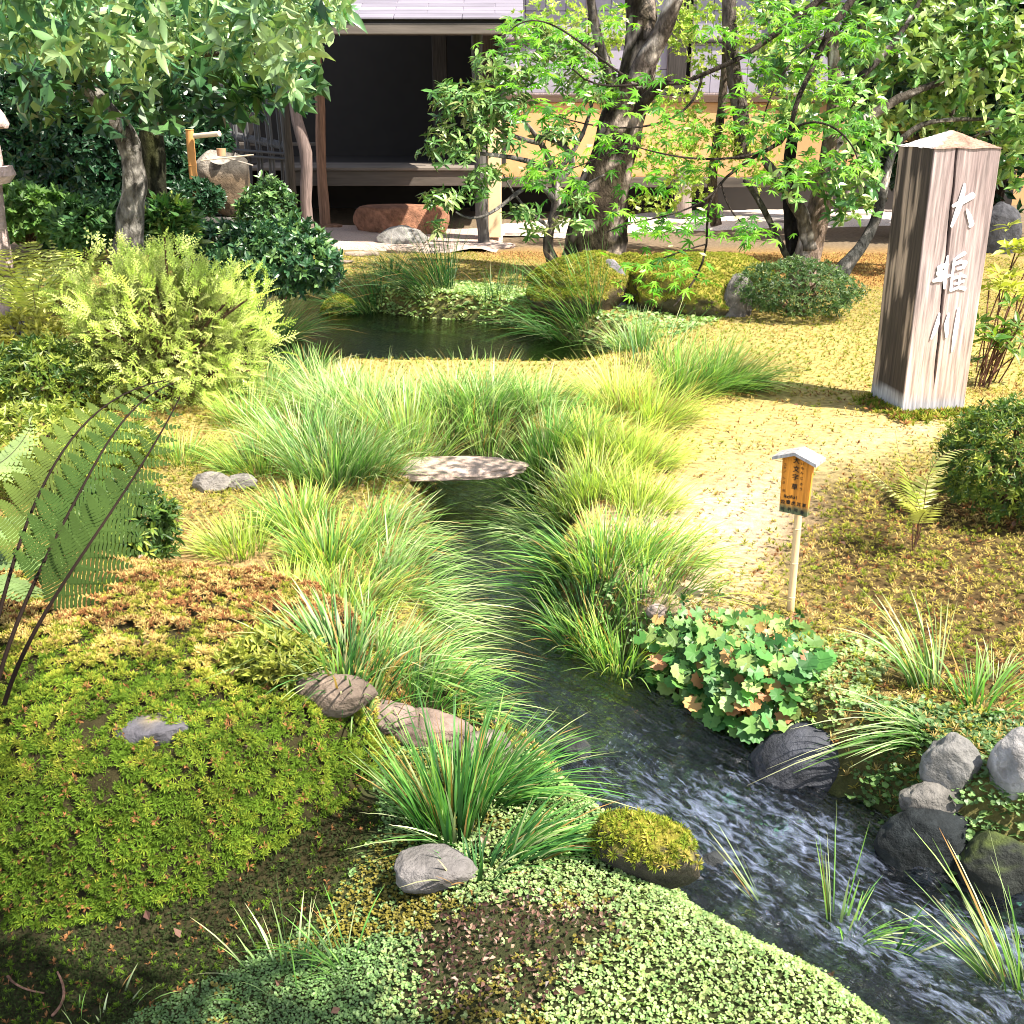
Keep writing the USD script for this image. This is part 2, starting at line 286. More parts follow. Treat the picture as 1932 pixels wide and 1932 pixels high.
# water: one rippled sheet each for stream and pond
def water(name, P, step, amp, label, mat):
    x0, y0, x1, y1 = P.bounds; xs, ys = np.arange(x0 - .2, min(x1, 4.2) + .2, step), np.arange(max(y0, .9) - .2, y1 + .2, step)
    X, Y = np.meshgrid(xs, ys); x, y = X.ravel(), Y.ravel(); B = P.buffer(.16); shapely.prepare(B); inside = shapely.contains(B, shapely.points(x, y)).reshape(X.shape)
    a = math.radians(-50); fa, fb = x * math.cos(a) + y * math.sin(a), -x * math.sin(a) + y * math.cos(a)     # along and across the flow
    q = np.stack([fa * 9, fb * 26, 0 * x], -1); fast = sstep(3.6, 2.7, y)
    z = WL + amp * (.25 + fast) * ((meshkit.fbm(q, 4, 31) - .5) * 2 + .8 * (meshkit.fbm(np.stack([fa * 3, fb * 8, 0 * x], -1), 3, 33) - .5))
    J = np.arange(x.size).reshape(X.shape); keep = inside[:-1, :-1] & inside[:-1, 1:] & inside[1:, 1:] & inside[1:, :-1]
    f = np.stack([J[:-1, :-1], J[:-1, 1:], J[1:, 1:], J[1:, :-1]], -1)[keep]; uq, inv = np.unique(f, return_inverse=True); f = inv.reshape(f.shape)
    tag(mesh(None, name, (np.c_[x, y, z][uq], np.vstack([f[:, [0, 1, 2]], f[:, [0, 2, 3]]])), mat, smooth=True, tint=np.repeat((.30 * sstep(3.3, 2.5, y) * sstep(.0, .25, -shore(x, y) + .12) - .05)[uq][:, None], 3, 1)), label, kind='structure')
def water_mat(name, bump, ior=1.33, tint=(.55, .72, .66), foam_and_glint=0.):
    n = {'g': ('geometry', {}), 'mp': ('mapping', {'mapping_type': 'texture', 'rotation': (0, 0, math.radians(-50)), 'scale': (1, .32, 1)}), 'n': ('noise_texture', {'scale': 16.0, 'detail': 4.0, 'roughness': .6, 'distortion': .6}),
        'b': ('bump', {'strength': bump, 'distance': .02}), 'f': ('fresnel', {'IOR': ior}), 't': ('transparent_bsdf', {'color': tint}), 'gl': ('glossy_bsdf', {'roughness': .04, 'color': (1, 1, 1)}), 'x': ('mix_closure', {})}
    l = [('g.position', 'mp.vector'), ('mp.vector', 'n.vector'), ('n.fac', 'b.height'), ('b.normal', 'gl.normal'), ('b.normal', 'f.normal'), ('f.fac', 'x.fac'), ('t.BSDF', 'x.closure1'), ('gl.BSDF', 'x.closure2')]
    if not foam_and_glint: return M(name, n, l, 'x.closure')
    # streaks along the current: aerated water plus sky reflection painted in bluish
    n |= {'n2': ('noise_texture', {'scale': 13.0, 'detail': 5.0, 'roughness': .6, 'distortion': 1.2}), 'n3': ('noise_texture', {'scale': 2.6, 'detail': 2.0}), 'ad': ('math', {'math_type': 'multiply_add', 'value2': .55}), 'at': ('attribute', {'attribute': 'tint'}), 'sp': ('separate_xyz', {}),
        'ad2': ('math', {'math_type': 'add'}), 'mr': ('map_range', {'from_min': 1.0, 'from_max': 1.3, 'to_min': 0., 'to_max': foam_and_glint}), 'd': ('principled_bsdf', {'base_color': (.42, .50, .74), 'roughness': .18}), 'y': ('mix_closure', {})}
    l += [('mp.vector', 'n2.vector'), ('g.position', 'n3.vector'), ('n3.fac', 'ad.value1'), ('n2.fac', 'ad.value3'), ('at.vector', 'sp.vector'), ('ad.value', 'ad2.value1'), ('sp.x', 'ad2.value2'), ('ad2.value', 'mr.value'), ('mr.result', 'y.fac'), ('b.normal', 'd.normal'), ('x.closure', 'y.closure1'), ('d.BSDF', 'y.closure2')]
    return M(name, n, l, 'y.closure')
WATER = water_mat('stream_water', 1.0, 1.75, (.34, .54, .64), .38); STILL = water_mat('pond_water', .25, 1.36, (.16, .22, .19))
water('stream', STREAM, .016, .022, 'clear rippling stream running between mossy banks', WATER)
water('pond', POND, .04, .004, 'dark still pond behind the tall sedge', STILL)

# ------------------------------------------------------------------ tea house with veranda, wing, eaves
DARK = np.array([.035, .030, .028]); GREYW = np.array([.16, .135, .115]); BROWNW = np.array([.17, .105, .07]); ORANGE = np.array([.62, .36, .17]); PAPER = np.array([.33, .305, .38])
def pbox(u0, u1, v0, v1, Y0, Y1, bevel=.008):
    a, b = PY(u0, v1, Y0), PY(u1, v0, Y0); return box((a[0], Y0, a[2]), (b[0], Y1, b[2]), bevel)
house = thing('tea_house', 'old dark timber tea house with deep eave, open veranda and papered wing', 'building', PY(760, 318, 15.5) * [1, 1, 0])
zdeck = PY(700, 316, 15.5)[2]; xl, xr = PY(545, 318, 15.5)[0], PY(940, 318, 15.5)[0]
yb = 15.5
for i in range(7):                                      # deck boards
    mesh(house, 'deck_board', box((xl - .6, yb + i * .2, zdeck - .04), (xr, yb + i * .2 + .195, zdeck + .002 * (i % 3)), .006), BEAM, tint=GREYW * (.9 + .2 * rng.random()))
mesh(house, 'deck_fascia', box((xl, yb + .03, zdeck - .24), (xr, yb + .09, zdeck - .045)), BEAM, tint=GREYW * .62)
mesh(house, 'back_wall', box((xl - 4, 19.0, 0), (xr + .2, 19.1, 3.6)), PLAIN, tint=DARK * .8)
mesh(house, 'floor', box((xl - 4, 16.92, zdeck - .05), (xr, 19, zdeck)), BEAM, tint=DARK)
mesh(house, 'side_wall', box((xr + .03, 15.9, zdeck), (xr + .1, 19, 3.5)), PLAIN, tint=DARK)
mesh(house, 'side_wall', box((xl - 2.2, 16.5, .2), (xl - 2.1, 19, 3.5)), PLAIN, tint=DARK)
mesh(house, 'inner_post', pbox(820, 842, 60, 318, 17.2, 17.34), WOOD, tint=DARK * 1.4)
mesh(house, 'railing', box((PY(545, 275, 16.2)[0] - .9, 16.2, PY(545, 275, 16.2)[2]), (PY(600, 275, 16.2)[0], 16.28, PY(545, 269, 16.2)[2])), BEAM, tint=GREYW * .7)
mesh(house, 'railing_post', pbox(566, 574, 272, 320, 16.2, 16.27), WOOD, tint=GREYW * .6)
def pillar(pts, w, label=None, col=GREYW, crook=.0, seed=0):
    a, b = pts; p = np.linspace(a, b, 14); k = np.arange(14); p = p + np.c_[crook * (meshkit.noise(np.c_[k * .35, k * 0 + seed, k * 0], 4) - .5), 0 * k, 0 * k]
    v, f = tube(p, w / 2 * np.linspace(1.08, .95, 14), 12, .22, seed)
    mesh(house, 'pillar', (v, f), WOOD, smooth=40, tint=col, label=label)
def upright(u, v, Y, u2, v2): a, b = PY(u, v, Y), PY(u2, v2, Y); a[2] = max(a[2], .0); return a, b
pillar(upright(582, 485, 13.4, 546, 62), .135, 'crooked grey veranda pillar with a knot hole', np.array([.17, .125, .115]), .16, 2)
pillar(upright(560, 470, 13.7, 528, 62), .10, None, GREYW * .4, .04, 3)
pillar(upright(612, 428, 15.35, 598, 60), .13, 'pillar stripped to reddish wood', np.array([.23, .13, .085]), .04, 4)
pillar(upright(912, 468, 13.6, 899, 60), .13, None, np.array([.085, .08, .075]), .03, 5)
pillar(upright(1289, 406, 16.9, 1289, 318), .24, None, np.array([.24, .19, .17]), .02, 6)
pillar(upright(1590, 400, 16.9, 1590, 318), .24, None, np.array([.24, .19, .17]), .02, 7)
# roof of thin board courses
ze = PY(760, 45, 13.0)[2]; rx0, rx1 = PY(560, 40, 13)[0], PY(988, 40, 13)[0]; slope = math.tan(math.radians(20))
v, f = box((rx0, 13.06, 0), (rx1, 19.6, .05)); v[:, 2] += ze - .02 + (v[:, 1] - 13.0) * slope
roof = mesh(house, 'roof', (v, f), BEAM, tint=DARK)
BASE[str(roof.GetPath())] = base_of('/World/tea_house')
SHING = tint_mat('roof_board', rough=.5, spec=.4, bump=.3, bscale=50, bdist=.004, stretch=(.1, 1, 1), vscale=9, var=(.75, 1.2))
for i in range(13):
    y0 = 13.0 + i * .125; cuts = np.r_[rx0, np.arange(rx0 + .3 + .35 * (i % 2), rx1 - .25, .74), rx1]
    for a, b in zip(cuts[:-1], cuts[1:]):
        v, f = box((a + .003, y0, 0), (b - .003, y0 + .3, .022), .004); v[:, 2] += ze + .045 + (v[:, 1] - 13.0) * (slope - .055) + i * .0069
        mesh(roof, 'roof_board', (v, f), SHING, tint=np.array([.20, .18, .22]) * (.8 + .3 * rng.random()))
mesh(house, 'eave_beam', box((rx0, 13.02, ze - .10), (rx1, 13.09, ze + .01)), BEAM, tint=GREYW * .9)
for i in range(9):
    x = rx0 + .2 + i * (rx1 - rx0 - .4) / 8; v, f = box((x - .03, 13.1, -.09), (x + .03, 19, -.03), .004); v[:, 2] += ze + (v[:, 1] - 13) * slope; mesh(house, 'rafter', (v, f), BEAM, tint=DARK * 1.5)
mesh(house, 'cross_beam', box((xl - 1, 15.4, 2.45), (xr, 15.52, 2.62)), BEAM, tint=DARK * 1.5)
# papered wing on the right
Yw = 17.0; wx0, wx1 = PY(944, 200, Yw)[0], PY(1625, 200, Yw)[0]; zt = PY(1000, -140, Yw)[2]; zs, zo, zb = PY(1000, 180, Yw)[2], PY(1000, 193, Yw)[2], PY(1000, 334, Yw)[2]
mesh(house, 'plaster_wall', box((wx0, Yw, zb), (wx1, Yw + .12, zo)), PLAIN, tint=ORANGE)
mesh(house, 'window_sill', box((wx0, Yw - .05, zo), (wx1, Yw + .1, zs)), BEAM, tint=np.array([.11, .07, .05]))
mesh(house, 'floor_beam', box((wx0, Yw - .10, zb - .14), (wx1, Yw + .1, zb - .003)), BEAM, tint=GREYW * .6)
mesh(house, 'underfloor', box((wx0 - .5, Yw + 1.4, -.1), (wx1 + 3, Yw + 1.5, zb)), PLAIN, tint=DARK * .6)
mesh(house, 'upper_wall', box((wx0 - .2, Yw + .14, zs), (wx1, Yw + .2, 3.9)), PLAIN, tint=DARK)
mesh(house, 'corner_post', box((wx0 - .14, Yw - .08, 0), (wx0, Yw + .08, zt)), WOOD, tint=np.array([.12, .075, .055]))
for u in (1282, 1470): x = PY(u, 100, Yw)[0]; mesh(house, 'corner_post', box((x - .16, Yw - .055, zs), (x + .10, Yw + .1, zt)), WOOD, tint=DARK * 1.3)
mesh(house, 'plank_wall', pbox(905, 938, 58, 190, 16.9, 17.0), WOOD, tint=np.array([.13, .10, .08]))
zr = PY(1000, 78, Yw)[2]
for k, (ua, ub) in enumerate(((950, 1108), (1110, 1264), (1304, 1452), (1476, 1610))):
    xa, xb = PY(ua, 100, Yw)[0], PY(ub, 100, Yw)[0]
    for za, zc in ((zs + .004, zr - .02), (zr + .02, zt)):
        fr = mesh(house, 'paper_screen', cat_vf([box((xa, Yw - .01, za), (xa + .03, Yw + .02, zc)), box((xb - .03, Yw - .01, za), (xb, Yw + .02, zc)), box((xa + .03, Yw - .008, za), (xb - .03, Yw + .02, za + .03)), box((xa + .03, Yw - .008, zc - .03), (xb - .03, Yw + .02, zc))]), WOOD, tint=np.array([.3, .24, .24]))
        BASE[str(fr.GetPath())] = base_of('/World/tea_house')
        nx_, nz_ = 4, max(2, round((zc - za) / .33)); cx, cz = (xb - xa - .06) / nx_, (zc - za - .06) / nz_
        for i in range(nx_):
            for j in range(nz_):
                x, z = xa + .03 + i * cx, za + .03 + j * cz
                mesh(fr, 'pane', box((x + .004, Yw + .006 + .002 * ((i + j) % 2), z + .004), (x + cx - .004, Yw + .03, z + cz - .004), .002), PLAIN, tint=PAPER * (.93 + .12 * rng.random()))
mesh(house, 'screen_rail', box((wx0, Yw - .03, zr - .018), (wx1, Yw - .012, zr + .018)), BEAM, tint=DARK)
wroof = mesh(house, 'wing_roof', box((wx0 - .3, 16.5, zt + .3), (wx1 + .6, 20, zt + .42)), BEAM, tint=GREYW)
t = thing('sleeve_wall', 'narrow cream plaster sleeve wall behind the right veranda pillar', 'wall', PY(932, 448, 13.9) * [1, 1, 0])
mesh(t, 'plaster', pbox(921, 945, 206, 448, 13.9, 14.3), PLAIN, tint=np.array([.74, .55, .34]))
mesh(t, 'coping', pbox(917, 949, 196, 206, 13.86, 14.34), STONE, tint=np.array([.6, .5, .45]))
# the garden walls behind the trees
for name, xa, xb, Y, h, lab, col in (('garden_wall', 6.6, 16, 19.5, 1.55, 'orange earthen garden wall glimpsed behind the broadleaf trees on the right', ORANGE * .85), ('garden_wall', -16, -6.3, 17.5, 1.25, 'orange earthen garden wall glimpsed through the dark hedge at the left edge', ORANGE * .9)):
    t = thing(name, lab, 'wall', ((xa + xb) / 2, Y, 0)); mesh(t, 'plaster', box((xa, Y, -.1), (xb, Y + .25, h)), PLAIN, tint=col); mesh(t, 'coping', box((xa, Y - .12, h), (xb, Y + .37, h + .12), .03), STONE, tint=np.array([.2, .19, .19]))

# gravel strip along the wing, paved landing, kerb stones
def flat_sheet(name, pts, dz, tint, label, mat, n=.12):
    P = shapely.Polygon(poly(pts, 0)); x0, y0, x1, y1 = P.bounds; xs, ys = np.arange(x0, x1 + n, n), np.arange(y0, y1 + n, n); X, Y = np.meshgrid(xs, ys); x, y = X.ravel(), Y.ravel()
    d = shapely.distance(shapely.points(x, y), P); z = height(x, y) + dz - .06 * sstep(0, .25, d + 0 * x) ; B = P.buffer(.3)
    J = np.arange(x.size).reshape(X.shape); ins = (d < .3).reshape(X.shape); keep = ins[:-1, :-1] & ins[:-1, 1:] & ins[1:, 1:] & ins[1:, :-1]
    f = np.stack([J[:-1, :-1], J[:-1, 1:], J[1:, 1:], J[1:, :-1]], -1)[keep]; uq, inv = np.unique(f, return_inverse=True); f = inv.reshape(f.shape)
    tag(mesh(None, name, (np.c_[x, y, z][uq], np.vstack([f[:, [0, 1, 2]], f[:, [0, 2, 3]]])), mat, smooth=True, tint=tint), label, kind='structure')
GRAVEL = tint_mat('gravel', rough=.95, bump=1.0, bscale=90, bdist=.02, vscale=60, var=(.6, 1.3))
flat_sheet('gravel_path', [(946, 428), (1250, 404), (1640, 394), (1760, 400), (1680, 424), (1240, 434), (1060, 446), (950, 448)], .03, (.74, .64, .56), 'pale gravel strip below the papered wing', GRAVEL)
flat_sheet('paved_landing', [(600, 436), (640, 432), (900, 438), (940, 450), (905, 478), (770, 470), (640, 466), (600, 460)], .045, (.52, .40, .34), 'pinkish beaten landing in front of the veranda', GRAVEL)

MOSSY = []
def stone(name, label, u, vb, w, h, col, seed, depth=.8, cat='rock', group=None, Y=None, sink=.25, rough=.35, flat=None, rz=0., sharp=0., moss=0., mosscol=(.22, .2, .03), sub=4, z0=None, cuts=9):
    p = G(u, vb) if Y is None else PY(u, vb, Y)
    if Y is not None: p[2] = min(p[2], float(height(p[:1], p[1:2])[0]) + .01)
    if z0 is not None: p[2] = z0
    s = PXM(p[1], p[2]); rx, rzz = w / 2 / s, h / s / (2 - sink * 2 + .001) * 1.02; ry = rx * depth
    c = p + [0, ry * .8, rzz * (1 - 2 * sink) * .9]
    V, F = rock_vf(c, (rx, ry, rzz), seed, sub, rough, flat, rz, sharp, cuts)
    n = meshkit.fbm(V * 7, 4, seed)[:, None]; n2 = meshkit.fbm(V * 22, 3, seed + 2)[:, None]
    t_ = np.asarray(col) * .55 * (.5 + 1.0 * n) * (.65 + .7 * n2)
    if moss:
        m = trimesh.Trimesh(V, F, process=False).vertex_normals[:, 2:3]; k = sstep(.1, .6, m + moss - 1 + (n - .5) * 1.6); t_ = t_ * (1 - k) + np.asarray(mosscol) * (.6 + .8 * n2) * k
    if moss > .8: MOSSY.append((V, F, PXM(p[1])))
    x = thing(name, label, cat, p, group); mesh(x, 'stone', (V, F), STONE, smooth=True, tint=t_.clip(.01, .9))
    return x, (V, F), p
PINK, GREYS, BLUE = (.50, .40, .36), (.34, .32, .31), (.20, .20, .23)
stone('shoe_stone', 'large flat topped reddish brown step stone in front of the veranda', 755, 448, 186, 72, (.42, .20, .12), 3, .55, 'step stone', Y=14.6, rough=.14, flat=.6, sharp=.6, sink=.12, cuts=2)
stone('rounded_rock', 'small grey and white boulder in front of the reddish step stone', 757, 469, 98, 40, (.42, .40, .38), 5, .6, Y=13.6, rough=.3)
stone('foundation_stone', 'reddish foundation stone under the stripped veranda pillar', 615, 436, 58, 20, (.40, .22, .14), 8, .8, 'stone', Y=15.2, flat=.3)
stone('foundation_stone', 'pale foundation stone at the foot of the right veranda pillar', 935, 474, 80, 22, (.62, .48, .42), 9, .7, 'stone', Y=13.3, flat=.3)
kerb = [(975, 447, 44), (1015, 444, 40), (1052, 445, 34), (1480, 424, 60), (1540, 420, 50), (1592, 414, 54), (1640, 410, 60), (1690, 404, 46), (680, 484, 80), (620, 500, 90), (760, 478, 70)]
kl = ['left end kerb stone of the gravel strip beside the right veranda pillar', 'second kerb stone of the gravel strip from the right veranda pillar', 'third kerb stone of the gravel strip, next to the thin pieris trunk', 'grey kerb stone of the gravel strip left of the split trunk tree', 'kerb stone of the gravel strip hidden behind the split trunk tree', 'dark kerb stone of the gravel strip just right of the split trunk tree', 'kerb stone of the gravel strip left of the tall lettered post', 'last kerb stone of the gravel strip, against the tall lettered post',
      'flat pink paving stone at the pond edge left of the dark sedge', 'long pink paving stone at the end of the dark glossy shrub', 'pale paving stone below the small boulder of the veranda landing']
for (u, v, w), lb, i in zip(kerb, kl, range(20)):
    stone('kerb_stone' if i < 8 else 'paving_stone', lb, u, v, w, 13, (.55, .46, .42) if i < 8 else (.58, .44, .36), 20 + i, .5, 'stone', 'kerb stones' if i < 8 else 'paving stones', flat=.2, rough=.25, sub=3)
# water basin, bamboo spout, ladle, stand stones
pb = PY(418, 412, 12.3); s = PXM(12.3); w, hgt = 96 / s, 126 / s
V, F = rock_vf((0, 0, 0), (1, 1, 1), 4, 5, .10, None, 0, .95)
V = V / np.abs(V).max(0); V = V * [w / 2 * 1.0, .24, hgt / 2]; V[:, 0] *= 1 + .10 * (V[:, 2] / hgt)
solid = manifold3d.Manifold(manifold3d.Mesh(V.astype(np.float32), F.astype(np.uint32)))
bowl = manifold3d.Manifold.sphere(.155, 40).scale((1.1, 1.15, 1.15)).translate((.02, -.13, hgt / 2 + .0))
solid = (solid - bowl).refine_to_length(.03).translate(tuple(pb + [0, .2, hgt / 2]))
m = solid.to_mesh(); V, F = np.array(m.vert_properties[:, :3]), np.array(m.tri_verts)
n = meshkit.fbm(V * 9, 4, 3)[:, None]; n2 = meshkit.fbm(V * [6, 6, 2], 3, 9)[:, None]; top = sstep(.55, .8, (V[:, 2:3] - pb[2]) / hgt)
t_ = np.array([.27, .24, .21]) * top + np.array([.12, .085, .055]) * (1 - top); t_ = t_ * (.5 + n); t_ = np.where(n2 > .62, t_ * .35, t_)
t = thing('water_basin', 'tall rough stone water basin with a scooped bowl in front of the bamboo lattice', 'water basin', pb); mesh(t, 'basin', (V, F), STONE, smooth=30, tint=t_); mesh(t, 'plinth', rock_vf(pb + [0, .2, (pb[2] + .05) / 2 - pb[2]], (w * .62, .34, pb[2] / 2 + .06), 44, 3, .2, .7, 0, .6, 3), STONE, smooth=True, tint=(.10, .095, .09))
t = thing('bamboo_spout', 'upright orange bamboo water pipe with a short horizontal spout left of the stone basin', 'bamboo spout', PY(366, 420, 12.1))
BAM = np.array([.55, .27, .09]); a, b = PY(372, 425, 12.1), PY(357, 243, 12.1); a[2] = -.03
def bamboo(a, b, r, nodes=6, seg=10):
    ts = []; rs = []
    for i in range(nodes):
        for q, k in ((.02, 1.0), (.96, 1.0), (.975, 1.12), (.99, .93)): ts.append((i + q) / nodes); rs.append(r * k)
    return tube(a + (b - a) * np.array(ts)[:, None], np.array(rs), seg)
v, f = bamboo(a, b, .042, 4); tt = np.where(((v[:, 2] - a[2]) / (b[2] - a[2]) < .36)[:, None], np.array([.05, .03, .02]), BAM)
mesh(t, 'upright', (v, f), PLAIN, smooth=40, tint=tt); mesh(t, 'spout', bamboo(PY(366, 257, 12.05), PY(415, 252, 11.9), .027, 1), PLAIN, smooth=40, tint=(.66, .52, .40))
t = thing('ladle', 'bamboo ladle lying across the rim of the stone basin', 'ladle', PY(420, 300, 12.2)); zt_ = pb[2] + hgt
mesh(t, 'handle', tube([PY(380, 303, 12.15), PY(478, 292, 12.15)], .009, 6), PLAIN, tint=(.5, .4, .3)); cpt = PY(418, 294, 12.25)
mesh(t, 'cup', tube([cpt, cpt + [0, 0, .075]], [.045, .05], 12), PLAIN, smooth=40, tint=(.5, .28, .16))
mesh(t, 'rest_rod', tube([PY(432, 299, 12.2), PY(477, 312, 12.1)], .008, 6), PLAIN, tint=(.35, .3, .26))
stone('stand_stone', 'flat grey stone half hidden in the dark shrub in front of the basin', 410, 448, 100, 40, (.22, .21, .21), 31, .7, 'stone', Y=11.6, flat=.3)
stone('stand_stone', 'pale brown stone under the foot of the bamboo spout', 378, 462, 40, 40, (.46, .34, .25), 33, .7, 'stone', Y=11.5)
# bamboo lattice fence
lat = thing('lattice_fence', 'weathered dark bamboo lattice fence between the basin and the crooked pillar', 'fence', (PY(470, 430, 14.6) * [1, 1, 0]))
A, B = np.array([PY(388, 300, 15.4)[0], 15.4]), np.array([PY(540, 300, 13.9)[0], 13.9])
for i in range(15):
    k = (i + .4 * (i % 2)) / 14.5; q = A + (B - A) * k; mesh(lat, 'upright_cane', tube([np.r_[q, 0.05], np.r_[q + [.03, 0], 1.0], np.r_[q + [.0, .0], 1.92]], .019, 7), PLAIN, smooth=40, tint=np.array([.085, .085, .09]) * (.6 + .6 * rng.random()))
for z in (.48, 1.02, 1.08, 1.62, 1.85):
    d = np.array([.0, -.035]); mesh(lat, 'cross_cane', tube([np.r_[A + d, z], np.r_[B + d, z - .02]], .016, 7), PLAIN, smooth=40, tint=np.array([.07, .07, .075]))
mesh(lat, 'rail', tube([np.r_[A + [0, .08], 1.30], np.r_[B + [0, .08], 1.14]], .05, 8), WOOD, tint=np.array([.085, .085, .09]))
# stone lantern cut by the left edge
lp = PY(-22, 345, 9.0); lp[2] = .0; s = PXM(9)
t = thing('stone_lantern', 'pinkish stone lantern with a rounded cap, cut off by the left edge', 'stone lantern', lp)
def rev(prof, c, seg=28, seed=1):
    prof = np.array(prof); th = np.linspace(0, 2 * np.pi, seg, endpoint=False); V = np.array([[r * math.cos(a), r * math.sin(a), z] for r, z in prof for a in th])
    F = [(i * seg + j, i * seg + (j + 1) % seg, (i + 1) * seg + (j + 1) % seg, (i + 1) * seg + j) for i in range(len(prof) - 1) for j in range(seg)]
    V = V * (1 + .05 * (meshkit.fbm(V * 9, 3, seed) - .5))[:, None]; F = np.array(F); return V + c, np.vstack([F[:, [0, 1, 2]], F[:, [0, 2, 3]]])
zc = PY(0, 240, 9)[2]; LT = np.array([.55, .42, .40])
mesh(t, 'cap', rev([(0, zc + .30), (.06, zc + .28), (.12, zc + .21), (.19, zc + .10), (.215, zc + .02), (.205, zc - .01), (0, zc - .01)], lp), STONE, smooth=40, tint=LT)
mesh(t, 'fire_box', rev([(0, zc - .01), (.125, zc - .01), (.13, zc - .30), (0, zc - .30)], lp), STONE, smooth=40, tint=LT * .9)
mesh(t, 'platform', rev([(0, zc - .28), (.19, zc - .29), (.21, zc - .36), (.16, zc - .41), (0, zc - .41)], lp), STONE, smooth=40, tint=LT)
mesh(t, 'shaft', rev([(.10, zc - .40), (.085, zc - .7), (.10, .0), (0, .0)], lp), STONE, smooth=40, tint=LT * .8)

# ------------------------------------------------------------------ the lettered post
C0 = PZ(1699, 789, 0); pa = math.radians(6.7); AX, AYv, UP = np.array([math.cos(pa), math.sin(pa), 0]), np.array([-math.sin(pa), math.cos(pa), 0]), np.array([0, 0, 1.])
def on_plane(u, v, o, nrm): d = ray(u, v); return EYE + d * (((o - EYE) @ nrm) / (d @ nrm))
def crop_post(x, y):
    p = on_plane((1720 + x / 3.22) * .94336, (240 + y / 3.22) * .94336, C0, np.cross(AX, UP)) - C0; return p @ AX, p[2]
PW = crop_post(670, 1850)[0]; PD = .40; PH = crop_post(490, 178)[1]
post = thing('lettered_post', 'massive square weathered wooden post with three white brush characters and a long crack', 'post', C0)
def post_pt(s, d, z): return C0 + np.multiply.outer(s, AX) + np.multiply.outer(d, AYv) + np.multiply.outer(z, UP)
c_top, c_bot = crop_post(626, 170)[0], crop_post(474, 1750)[0]; z_top, z_bot = PH, crop_post(474, 1750)[1]
def crack_x(z): return c_bot + (c_top - c_bot) * (z - z_bot) / (z_top - z_bot)
zr_ = np.r_[np.linspace(.02, z_bot, 5), np.linspace(z_bot + .004, PH, 46)]; rows = []
nf, ns = 34, 30
for z in zr_:
    cw = .0085 * sstep(z_bot, z_bot + .12, z) * (.7 + .6 * meshkit.noise(np.array([z * 6, 0, 0]), 3)) + .0004; cd = .05 * sstep(z_bot, z_bot + .05, z) + .0005; cx = crack_x(z) + .004 * (meshkit.noise(np.array([z * 9, 1, 0]), 2) - .5)
    f1 = np.linspace(0.006, cx - cw, nf // 2); f2 = np.linspace(cx + cw, PW - .006, nf // 2)
    S = np.r_[f1, cx - cw * .7, cx, cx + cw * .7, f2, np.full(ns, PW), np.linspace(PW - .006, .006, 8), np.full(ns, 0.)]
    D = np.r_[0 * f1, cd * .9, cd, cd * .9, 0 * f2, np.linspace(.006, PD - .006, ns), np.full(8, PD), np.linspace(PD - .006, .006, ns)]
    k = 1.0 - .012 * z / PH * 0; rows.append(np.c_[S, D, np.full(len(S), z)])
R3 = np.array(rows); nr, nc = R3.shape[:2]; flat3 = R3.reshape(-1, 3)
q3 = np.c_[flat3[:, 0] * 60, flat3[:, 1] * 60, flat3[:, 2] * 3]; rel = (meshkit.fbm(q3, 3, 2) - .5) * .007
ctr = np.array([PW / 2, PD / 2]); out = unit(flat3[:, :2] - ctr); fl = flat3.copy(); fl[:, :2] += out * rel[:, None]
W3 = post_pt(fl[:, 0], fl[:, 1], fl[:, 2])
idx = np.arange(nr * nc).reshape(nr, nc); a_, b_ = idx[:-1], idx[1:]; a2, b2 = np.roll(a_, -1, 1), np.roll(b_, -1, 1)
F3 = np.vstack([np.stack([a_, a2, b2], -1).reshape(-1, 3), np.stack([a_, b2, b_], -1).reshape(-1, 3)])
streak = meshkit.fbm(np.c_[flat3[:, 0] * 45, flat3[:, 1] * 45, flat3[:, 2] * 1.6], 4, 5); fine = meshkit.fbm(np.c_[flat3[:, 0] * 130, flat3[:, 1] * 130, flat3[:, 2] * 5], 2, 6); big = meshkit.fbm(flat3 * [5, 5, 2.2], 3, 7)
front = np.array([.42, .335, .33]) * (.68 + .62 * streak)[:, None] * (.8 + .4 * fine)[:, None]
topd = sstep(.5, 1.25, flat3[:, 2])[:, None] * sstep(.30, .75, streak + .25 * (flat3[:, 0] / PW))[:, None] * .55; front = front * (1 - topd) + np.array([.17, .12, .12]) * topd
low = sstep(.75, .2, flat3[:, 2])[:, None] * .5; front = front * (1 - low) + np.array([.52, .38, .29]) * (.75 + .5 * fine)[:, None] * low
d_ = flat3[:, 1] / PD                                               # the left face: dark stain with the pale layer left in flakes
pale = sstep(.56, .62, big * .55 + streak * .45 + .18 * (d_ - .45) + .05 * np.sin(flat3[:, 2] * 3))[:, None]
left = np.array([.05, .036, .03]) * (.6 + .9 * fine)[:, None] * (1 - pale) + np.array([.34, .25, .20]) * (.8 + .4 * fine)[:, None] * pale
isleft = ((flat3[:, 0] < .003) & (flat3[:, 1] > .003))[:, None]
T3 = np.where(isleft, left, front); foot = sstep(.13, .09, flat3[:, 2] + .05 * (big - .5))[:, None]; T3 = T3 * (1 - foot) + np.array([.36, .34, .36]) * foot
iscrack = (R3[:, :, 1].reshape(-1) > .004) & (flat3[:, 0] > .02) & (flat3[:, 0] < PW - .02) & (flat3[:, 1] < .1); T3[iscrack] = [.02, .015, .012]
mesh(post, 'shaft', (W3, F3), WOOD, smooth=25, tint=T3)
n_ = 24; ga, gb = np.meshgrid(np.linspace(0, 1, n_), np.linspace(0, 1, n_)); aa, bb = ga.ravel(), gb.ravel(); rise = .085 * (1 - np.maximum(np.abs(2 * aa - 1), np.abs(2 * bb - 1)))
